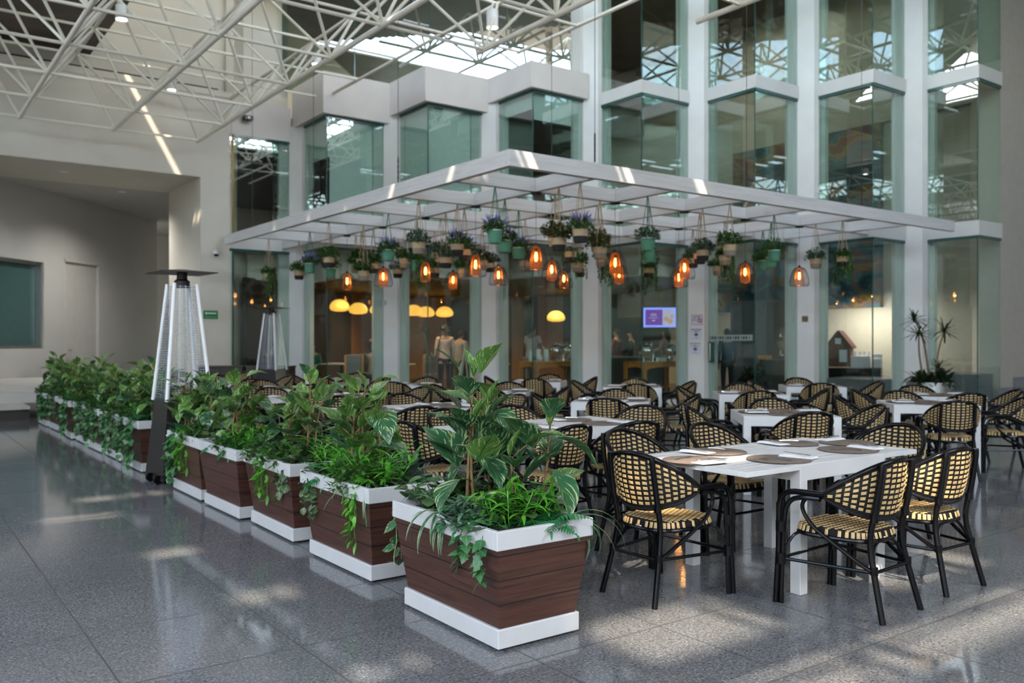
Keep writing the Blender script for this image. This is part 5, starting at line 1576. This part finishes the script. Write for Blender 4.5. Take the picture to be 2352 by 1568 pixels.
DW = ['above the pink-sweater person, nearest the glass', 'second one behind the glass of the third bay', 'deepest one in the third bay', 'nearest one in the fourth bay', 'deepest one in the fourth bay', 'nearest one in the second bay', 'second one in the second bay', 'deep one above the yellow lamps', 'middle one in the fourth bay', 'above the serving counter']
for i, (x, y) in enumerate(DL):
    m = MB(); m.lathe([(.001, -.012), (.075, -.012), (.08, -.004)], 14); q = MB(); q.lathe([(.078, -.014), (.1, -.01), (.1, .003), (.078, .003)], 18)
    box_thing('ceiling_downlight', [('lamp_lens', m, 'lampglow'), ('trim_ring', q, 'white')], 'round recessed ceiling light inside the restaurant, ' + DW[i], 'ceiling light', (x, y, 3.05), 0, 'recessed restaurant lights')
# dining furniture inside
K['greyup'] = mat('blue_grey_upholstery', (.10, .13, .15), .7)
def din_chair(x, y, deg, label):
    s_ = MB(); s_.box(-.22, -.22, .42, .22, .22, .48, .02); b = MB(); b.box(-.21, -.24, .46, .21, -.19, 1.0, .02)
    r = box_thing('dining_chair', [('seat', s_, 'greyup'), ('backrest', b, 'greyup')], label, 'chair', (x, y, .12), R(deg), 'grey upholstered chairs in the restaurant')
    for sx in (-1, 1):
        for yy, zt in ((-.235, .99), (.2, .44)):
            m = MB(); m.box(sx * .225 - .02, yy - .02, 0, sx * .225 + .02, yy + .02, zt, .004); m.build('leg', K['orwood'], r)
din_chair(10.02, 20.75, -15, 'grey upholstered chair behind the second glass bay, back turned'); din_chair(11.9, 19.75, 160, 'grey upholstered chair with wooden posts behind the indoor dracaena')
din_chair(10.85, 22.0, 100, 'grey upholstered chair beside the grey-haired person')
def in_table(x, y, label):
    m = MB(); m.box(-.45, -.45, .72, .45, .45, .75, .006); l_ = MB(); l_.tube([(0, 0, .02), (0, 0, .72)], .04, 12); b = MB(); b.lathe([(.25, 0), (.25, .015), (.05, .03)], 20)
    box_thing('restaurant_table', [('tabletop', m, 'tabw'), ('pedestal', l_, 'black'), ('base', b, 'black')], label, 'table', (x, y, .12), R(-45), 'white pedestal tables inside')
in_table(10.2, 21.75, 'white pedestal table between the teal-shirt and grey-haired people'); in_table(11.05, 20.35, 'white pedestal table behind the glass left of the indoor dracaena'); in_table(13.2, 19.0, 'white pedestal table right of the greige-sweater person')
m = MB(); m.box(-.09, -.06, 0, .09, .06, .2, .01); tag(m.build('condiment_box', K['ceram'], None, (13.2, 18.9, .87)), 'small white box on the pedestal table right of the birch easel', 'box')
# pale birch branch easel
m = [MB() for _ in range(4)]
for q, (a, b) in enumerate((((-.28, 0, 0), (.05, 0, 1.15)), ((.2, .05, 0), (.02, .0, 1.3)), ((.05, -.2, 0), (.3, .05, .95)), ((0, .25, 0), (.05, 0, 1.1)))): m[q].tube(bez([a, V(a).lerp(V(b), .5) + V((.02, .02, 0)), b], 5), .025, 8)
box_thing('branch_easel', [('branch', x_, K['ceram']) for x_ in m], 'easel of pale peeled branches behind the third glass bay', 'easel', (12.05, 18.55, .12))
# dracaenas
def dracaena(name, x, y, z, label, stems, pot, sc_=1):
    r = empty(name, (x, y, z)); tag(r, label, 'plant')
    st = MB(); lf = MB()
    for (a, b, c_, nl, L) in stems:
        pts = bez([a, b, c_], 6); st.tube(pts, [.022 - .008 * i / len(pts) for i in range(len(pts))], 8)
        for i in range(nl): leaf(lf, pts[-1] + Z * (-.08 * (i % 5) / 5), dirv(i * 2.4, -.4 + 1.7 * ((i * 7) % nl) / nl), L * U(.8, 1.1), .028, STRAP, U(.2, .9), .35, 6)
    st.build('trunk', K['stem'], r, smooth=180); lf.build('foliage', K['palm'], r, smooth=180)
    for nm, m_, mk in pot: m_.build(nm, K[mk], r)
    return r
random.seed(31)
m = MB(); m.lathe([(.40, 0), (.42, .02), (.43, .66), (.41, .67), (.40, .58)], 36); s_ = MB(); s_.lathe([(.001, .59), (.405, .58)], 24)
und = mk_bush(55, 60, .36, .34, .24, .075); und.v = [(a, b, c_ + .56) for a, b, c_ in und.v]
dracaena('potted_dracaena', 16.85, 9.0, 0, 'tall dracaena in a round steel pot by the right end of the glass front',
         [((-.1, .05, .55), (-.2, .1, 1.2), (-.13, .15, 1.62), 34, .36), ((.1, -.05, .55), (.12, -.1, 1.2), (.26, -.16, 1.68), 40, .36), ((.05, .02, .55), (-.02, .1, 1.4), (-.2, .2, 1.9), 30, .33), ((.0, -.1, .55), (.04, -.12, .75), (.05, -.15, .95), 22, .34)],
         [('pot', m, 'alu'), ('soil', s_, 'soil'), ('undergrowth', und, 'palm')])
m = MB(); m.frustum((.13, .13), (.17, .17), 0, .35); s_ = MB(); s_.box(-.16, -.16, .33, .16, .16, .345)
dracaena('indoor_dracaena', 11.42, 19.0, .12, 'slender dracaena standing behind the third glass bay beside the pink-sweater person',
         [((0, 0, .3), (-.12, .05, 1.0), (-.2, .1, 1.6), 30, .32), ((.03, 0, .3), (.1, 0, 1.0), (.22, -.1, 1.65), 34, .32), ((0, .03, .3), (-.02, 0, .6), (-.02, 0, .9), 20, .3)], [('pot', m, 'dkwood'), ('soil', s_, 'soil')])
# black cabinets by the left wall
for i, (x, y) in enumerate(((6.20, 19.55), (7.02, 18.78 + .2), (7.75, 18.6))):
    pass
def cabinet(x, y, deg, label):
    b = MB(); b.box(-.5, -.22, .04, .5, .22, .88, .006); t = MB(); t.box(-.52, -.24, .88, .52, .24, .91, .004)
    r = box_thing('service_cabinet', [('cabinet_body', b, 'dkwood'), ('cabinet_top', t, 'dkwood')], label, 'cabinet', (x, y, 0), R(deg), 'dark service cabinets')
    for q in (-.25, .25):
        d = MB(); d.box(q - .235, -.24, .08, q + .235, -.222, .62, .003); dd = d.build('door', K['dkwood'], r); h = MB(); h.box(q - .05, -.25, .56, q + .05, -.24, .575); h.build('handle', K['chrome'], dd)
        d = MB(); d.box(q - .235, -.24, .65, q + .235, -.222, .85, .003); dd = d.build('drawer', K['dkwood'], r); h = MB(); h.box(q - .05, -.25, .745, q + .05, -.24, .76); h.build('handle', K['chrome'], dd)
cabinet(6.35, 19.75, -36, 'dark wooden service cabinet at the left, by the white wall'); cabinet(7.22, 19.12, -36, 'dark wooden service cabinet at the right, beside the far heater')

# lobby side things
K['gin'] = mat('gingerbread', (.13, .055, .03), .7, var=.3, vscale=12); K['icing'] = mat('icing_white', (.62, .63, .68), .6)
m = MB(); m.box(-.26, -.2, 0, .26, .2, .5); m.prism([(0, 0)] * 3, 0, 0) if 0 else None
m.add([(-.26, -.2, .5), (.26, -.2, .5), (0, -.2, .85), (-.26, .2, .5), (.26, .2, .5), (0, .2, .85)], [(0, 1, 2), (5, 4, 3), (0, 2, 5, 3), (1, 4, 5, 2)])
rfp = MB()
for s_ in (-1, 1):
    A_ = M.Translation((0, 0, .88)) @ M.Rotation(s_ * R(53), 4, 'Y')
    rfp.box(0 if s_ > 0 else -.52, -.27, -.02, .52 if s_ > 0 else 0, .27, .02, .004, 0, A_)
wdn = MB(); wdn.box(.02, -.215, .12, .2, -.2, .42); wdn.box(-.08, -.215, .56, .06, -.2, .7)
box_thing('gingerbread_house', [('house_walls', m, 'gin'), ('roof', rfp, mcol((.10, .03, .02))), ('icing_windows', wdn, 'icing')], 'brown gingerbread house with a steep red-brown roof on a dark display table', 'gingerbread house', (19.12, 12.45, .84), R(-70))
t = MB(); t.box(-.95, -.35, 0, .95, .35, .70, .01)
box_thing('display_table', [('table_cloth', t, 'black')], 'black-draped display table under the gingerbread house', 'table', (19.1, 12.45, .12), R(-62))
for i, (dx, h_, wd) in enumerate(((-.62, .36, .36), (.45, .3, .5), (.85, .24, .2))):
    m = MB(); m.box(-wd / 2, -.12, 0, wd / 2, .12, h_, .02)
    for q in range(5): m.lathe([(.022, 0), (.022, .1), (.001, .11)], 8, (-wd / 2 + wd * (q + .5) / 5, 0, h_ - .005))
    p = V((19.1, 12.45, 0)) + V((math.cos(R(-62)), math.sin(R(-62)), 0)) * dx
    tag(m.build('snow_wall', K['icing'], None, (p.x, p.y, .82), R(-62)), ['white iced wall left of the gingerbread house', 'white iced wall right of the gingerbread house', 'small white iced block at the right end of the display table'][i], 'decoration')
dp = MB(); dp.lathe([(.07, .14), (.085, .16), (.085, .42), (.07, .44)], 18); lid = MB(); lid.lathe([(.075, .44), (.08, .46), (.02, .48), (.02, .52), (.001, .53)], 16); bs = MB(); bs.lathe([(.07, 0), (.06, .02), (.02, .04), (.02, .12), (.06, .14)], 16)
K['juice'] = mat('green_juice', (.14, .16, .05), .3); j_ = MB(); j_.lathe([(.001, .165), (.08, .165), (.08, .34), (.001, .34)], 16)
box_thing('drink_dispenser', [('glass_jar', dp, 'clear'), ('lid', lid, 'chrome'), ('stand', bs, 'chrome'), ('juice', j_, 'juice')], 'glass drink dispenser of green juice beside the wooden box', 'dispenser', (17.76, 13.2, 1.12))
cb = MB(); cb.box(-.45, -.3, 0, .45, .3, .9, .01); box_thing('dark_counter', [('counter_body', cb, mcol((.07, .065, .06)))], 'dark grey counter behind the second glass door bay', 'counter', (17.95, 13.35, .12), R(-45))
wb_ = MB(); wb_.box(-.16, -.1, 0, .16, .1, .1, .004); tag(wb_.build('wooden_box', K['orwood'], None, (17.6, 13.55, 1.02), R(-45)), 'small wooden box on the dark grey counter', 'box')
dpn = MB(); dpn.box(-.45, -.02, .0, .45, .02, 2.4); tag(dpn.build('partition_panel', mcol((.16, .18, .21)), None, (18.3, 14.6, .12), R(-60)), 'blue-grey upright panel behind the glass door', 'panel')
dpn = MB(); dpn.box(-.5, -.03, .0, .5, .03, 2.4); tag(dpn.build('partition_panel', K['dark'], None, (18.9, 14.15, .12), R(-45)), 'dark upright panel behind the drink dispenser', 'panel')
random.seed(77); m = MB(); m.frustum((.14, .14), (.19, .19), 0, .35); b_ = mk_bush(78, 50, .25, .45, .2, .08); b_.v = [(a, b, c_ + .33) for a, b, c_ in b_.v]
box_thing('potted_shrub', [('pot', m, 'dkwood'), ('foliage', b_, 'palm')], 'dark leafy potted shrub behind the glass door', 'plant', (16.95, 13.4, .12))
# glass door strip and handle on the left face of the door bay
m = MB(); m.box(15.63, 12.36, 1.48, 15.643, 13.6, 1.61); g_ = tag(m.build('safety_strip', K['frost'], None), 'pale safety strip with small dark marks across the glass door', 'strip')
m = MB()
for i in range(16):
    y = 12.42 + i * .074; m.box(15.626, y, 1.515, 15.631, y + (.045 if i % 3 else .02), 1.575)
m.build('lettering', mcol((.04, .05, .05)), g_)
m = MB(); m.tube([(15.58, 13.52, 1.0), (15.58, 13.52, 1.42)], .014, 8)
for z in (1.06, 1.36): m.tube([(15.58, 13.52, z), (15.65, 13.52, z)], .012, 8)
hnd = MB(); hnd.box(15.62, 13.44, .98, 15.645, 13.6, 1.45, .003)
box_thing('door_pull', [('handle', m, 'chrome'), ('lock_plate', hnd, 'edge')], 'chrome pull handle with green glass plate on the glass door', 'door handle', (0, 0, 0))

# ------------------------------------------------------------------ signs
K['sgreen'] = mat('sign_green', (.006, .20, .055), .4); K['sred'] = mat('sign_red', (.30, .03, .03), .5); K['spaper'] = mat('sign_paper', (.58, .60, .70), .6); K['sgold'] = mat('sign_gold', (.30, .20, .10), .5); K['sgrey'] = mat('sign_print', (.14, .14, .16), .6)
def sign(name, loc, rz, w_, h_, base, bits, label):
    r = empty(name, loc, rz); m = MB(); m.box(-w_ / 2, -.006, -h_ / 2, w_ / 2, 0, h_ / 2, .001); m.build('sign_plate', K[base], r)
    for nm, mk, fs in bits:
        m = MB()
        for q in fs:
            if q[0] == 'r': m.box(q[1], -.009, q[2], q[3], -.0065, q[4])
            elif q[0] == 'c': m.tube([(q[1] + q[3] * math.cos(a), -.008, q[2] + q[3] * math.sin(a)) for a in [2 * PI * i / 24 for i in range(24)]], q[4], 6, closed=True)
            elif q[0] == 'l': m.tube([(q[1], -.008, q[2]), (q[3], -.008, q[4])], q[5], 6)
            elif q[0] == 'd': m.tube([(q[1], -.009, q[2]), (q[1], -.0065, q[2])], q[3], 18)
            elif q[0] == 'p': m.add([(a, -.009, b) for a, b in q[1]] + [(a, -.0065, b) for a, b in q[1]], [tuple(range(len(q[1]))), tuple(range(2 * len(q[1]) - 1, len(q[1]) - 1, -1))] + [(i, (i + 1) % len(q[1]), (i + 1) % len(q[1]) + len(q[1]), i + len(q[1])) for i in range(len(q[1]))])
        m.build(nm, K[mk], r)
    return tag(r, label, 'sign')
sign('exit_route_sign', (6.46, 21.055, 2.10), 0, .34, .2, 'sgreen', [('arrow', 'white', [('p', [(-.14, .035), (-.10, .075), (-.10, .05), (.13, .05), (.13, .02), (-.10, .02), (-.10, -.005)])]), ('lettering', 'frost', [('r', -.13 + .04 * i, -.065, -.105 + .04 * i, -.045) for i in range(7)])], 'small green exit-route sign with white arrow on the left white wall')
fa = math.atan2(-.29, .22)
def colsign(k, z, t): x, y = VAL[k]; a = V((x - .24, y - .02, 0)).lerp(V((x - .02, y - .31, 0)), t); n_ = V((-.797, -.604, 0)); return (a.x + n_.x * .004, a.y + n_.y * .004, z)
tree = lambda: [('d', 0, -.01, .036), ('d', -.022, -.025, .024), ('d', .022, -.025, .024), ('r', -.005, -.09, .005, -.03)]
sign('no_smoking_notice', colsign(4, 1.97, .55), fa, .26, .23, 'spaper', [('frame', 'sred', [('r', -.13, .105, .13, .115), ('r', -.13, -.115, .13, -.105), ('r', -.13, -.115, -.122, .115), ('r', .122, -.115, .13, .115)]), ('emblem', 'sred', [('c', .06, -.015, .048, .009), ('l', .03, .02, .09, -.05, .007), ('l', .055, .03, .065, -.055, .006)]), ('lettering', 'sgrey', [('r', -.08, .06, .08, .08)] + [('r', -.11, .03 - .022 * i, -.02, .038 - .022 * i) for i in range(4)])], 'square notice with red border and red prohibition circle, topmost on the column')
sign('paper_notice', colsign(4, 1.64, .5), fa, .28, .27, 'spaper', [('lettering', 'sgrey', [('r', -.12 + .048 * i, .09, -.08 + .048 * i, .112) for i in range(5)] + [('r', -.06 + .042 * i, .05, -.025 + .042 * i, .07) for i in range(3)] + [('r', -.05, -.112, .05, -.106)]), ('emblem', 'sgrey', tree())], 'white paper notice with a grey tree emblem, middle one on the column')
sign('paper_notice', colsign(4, 1.30, .44), fa, .27, .28, 'spaper', [('lettering', 'sgrey', [('r', -.125 + .05 * i, .105, -.082 + .05 * i, .122) for i in range(5)] + [('r', -.015, .075, .015, .09)] + [('r', -.08 + .034 * i, .045, -.053 + .034 * i, .06) for i in range(5)] + [('r', -.05, -.112, .05, -.106)]), ('emblem', 'sgrey', tree())], 'white paper notice with a grey tree emblem, lowest on the column')
sign('no_smoking_plate', colsign(5, 1.98, .45), fa, .14, .14, 'sgold', [('emblem', 'dark', [('c', 0, 0, .05, .008), ('l', -.035, .035, .035, -.035, .007), ('r', -.035, -.008, .035, .008)])], 'small gold no-smoking plate on the column left of the gingerbread window')
sign('grey_plate', (9.12 + .05, 19.27 - .02, 2.55) if 0 else colsign(1, 2.42, .0), fa, .16, .12, 'frost', [], 'small grey plate high on the column beside the second glass bay')
# yellow and black tape on the door step edge
K['yel'] = mat('tape_yellow', (.55, .45, .02), .5)
m = MB(); a = V((15.1, 13.3, 0)); b = V((16.4, 12.0, 0)); n_ = V((-.707, -.707, 0)) * .004
for i in range(22):
    p = a.lerp(b, i / 22) + n_; q = a.lerp(b, (i + 1) / 22) + n_; m.obox((p.x, p.y), (q.x, q.y), .006, .03, .10, 0, i % 2)
tag(m.build('safety_tape', [K['yel'], K['black']], None, smooth=0), 'yellow and black striped safety tape along the step at the glass door', 'tape')
# cameras
m = MB(); m.lathe([(.07, .05), (.075, 0), (.06, -.03)], 18); d_ = MB(); d_.lathe([(.058, -.03), (.045, -.075), (.001, -.09)], 16); a_ = MB(); a_.box(-.03, 0, .0, .03, .1, .05); a_.tube([(0, .03, .05), (0, .03, .16)], .01, 6)
box_thing('security_camera', [('camera_body', m, 'white'), ('dome', d_, 'black'), ('bracket', a_, 'white')], 'small white dome camera on the left wall under the pergola end', 'camera', (6.56, 20.95, 3.58))
m = MB(); m.box(-.11, -.16, -.055, .11, .02, .055, .01); l_ = MB(); l_.tube([(0, -.165, 0), (0, -.158, 0)], .03, 14); b_ = MB(); b_.box(-.05, 0, -.03, .05, .08, .03); b_.box(.12, .02, -.02, .15, .08, .02)
box_thing('security_camera', [('camera_body', m, 'black'), ('lens', l_, 'ceram'), ('bracket', b_, 'white')], 'black box camera above the far left dark window', 'camera', (7.3, 20.95, 6.9))
# indoor lights
def area(name, loc, sx, sy, e, col, rot=(0, 0, 0)):
    l = bpy.data.lights.new(name, 'AREA'); l.shape = 'RECTANGLE'; l.size = sx; l.size_y = sy; l.energy = e; l.color = col
    o = bpy.data.objects.new(name, l); o.location = loc; o.rotation_euler = rot; COL.objects.link(o)
def spot(name, loc, e, col):
    l = bpy.data.lights.new(name, 'SPOT'); l.energy = e; l.color = col; l.spot_size = R(140); l.spot_blend = 1; l.shadow_soft_size = .07
    o = bpy.data.objects.new(name, l); o.location = loc; COL.objects.link(o)
for x, y in DL: spot('restaurant_light', (x, y, 3.02), 85, (1, .68, .40))
for x, y in ((13.0, 25.0), (15.2, 24.0), (17.5, 21.6), (18.6, 20.6)): spot('restaurant_light', (x, y, 3.02), 170, (1, .60, .28))  # added fill lights without fixtures, brightening the deep orange walls
for i, (x, y) in enumerate(((3.5, 22.3), (5.2, 24.4))):
    m = MB(); m.lathe([(.001, -.006), (.07, -.006), (.075, .0)], 14); q = MB(); q.lathe([(.073, -.008), (.095, -.006), (.095, .002), (.073, .002)], 18)
    box_thing('ceiling_downlight', [('lamp_lens', m, 'white'), ('trim_ring', q, 'white')], 'faint round downlight in the soffit of the left recess, %s' % ['nearer the front edge', 'deeper one'][i], 'ceiling light', (x, y, 5.38), 0, 'recess downlights')
    spot('recess_downlight', (x, y, 5.33), (130, 260)[i], (1, .97, .92))
area('lobby_fill', (18.2, 15.2, 10.3), 3, 3, 50, (1, .92, .80))  # added area light to brighten the tall lobby, no fixture there
area('niche_spot', (19.6, 12.3, 2.28), .3, 1.6, 36, (1, .86, .78), (0, R(-25), 0))
area('niche_spot', (19.6, 15.5, 2.28), .3, 1.0, 24, (1, .86, .78), (0, R(-25), 0))
def pend_light(x, y, z):
    l = bpy.data.lights.new('pendant_glow', 'POINT'); l.energy = 13.0; l.color = (1, .5, .16); l.shadow_soft_size = .03
    o = bpy.data.objects.new('pendant_glow', l); o.location = (x, y, z); COL.objects.link(o)
for x, y in LAMPS: pend_light(x, y, LZ - .19)
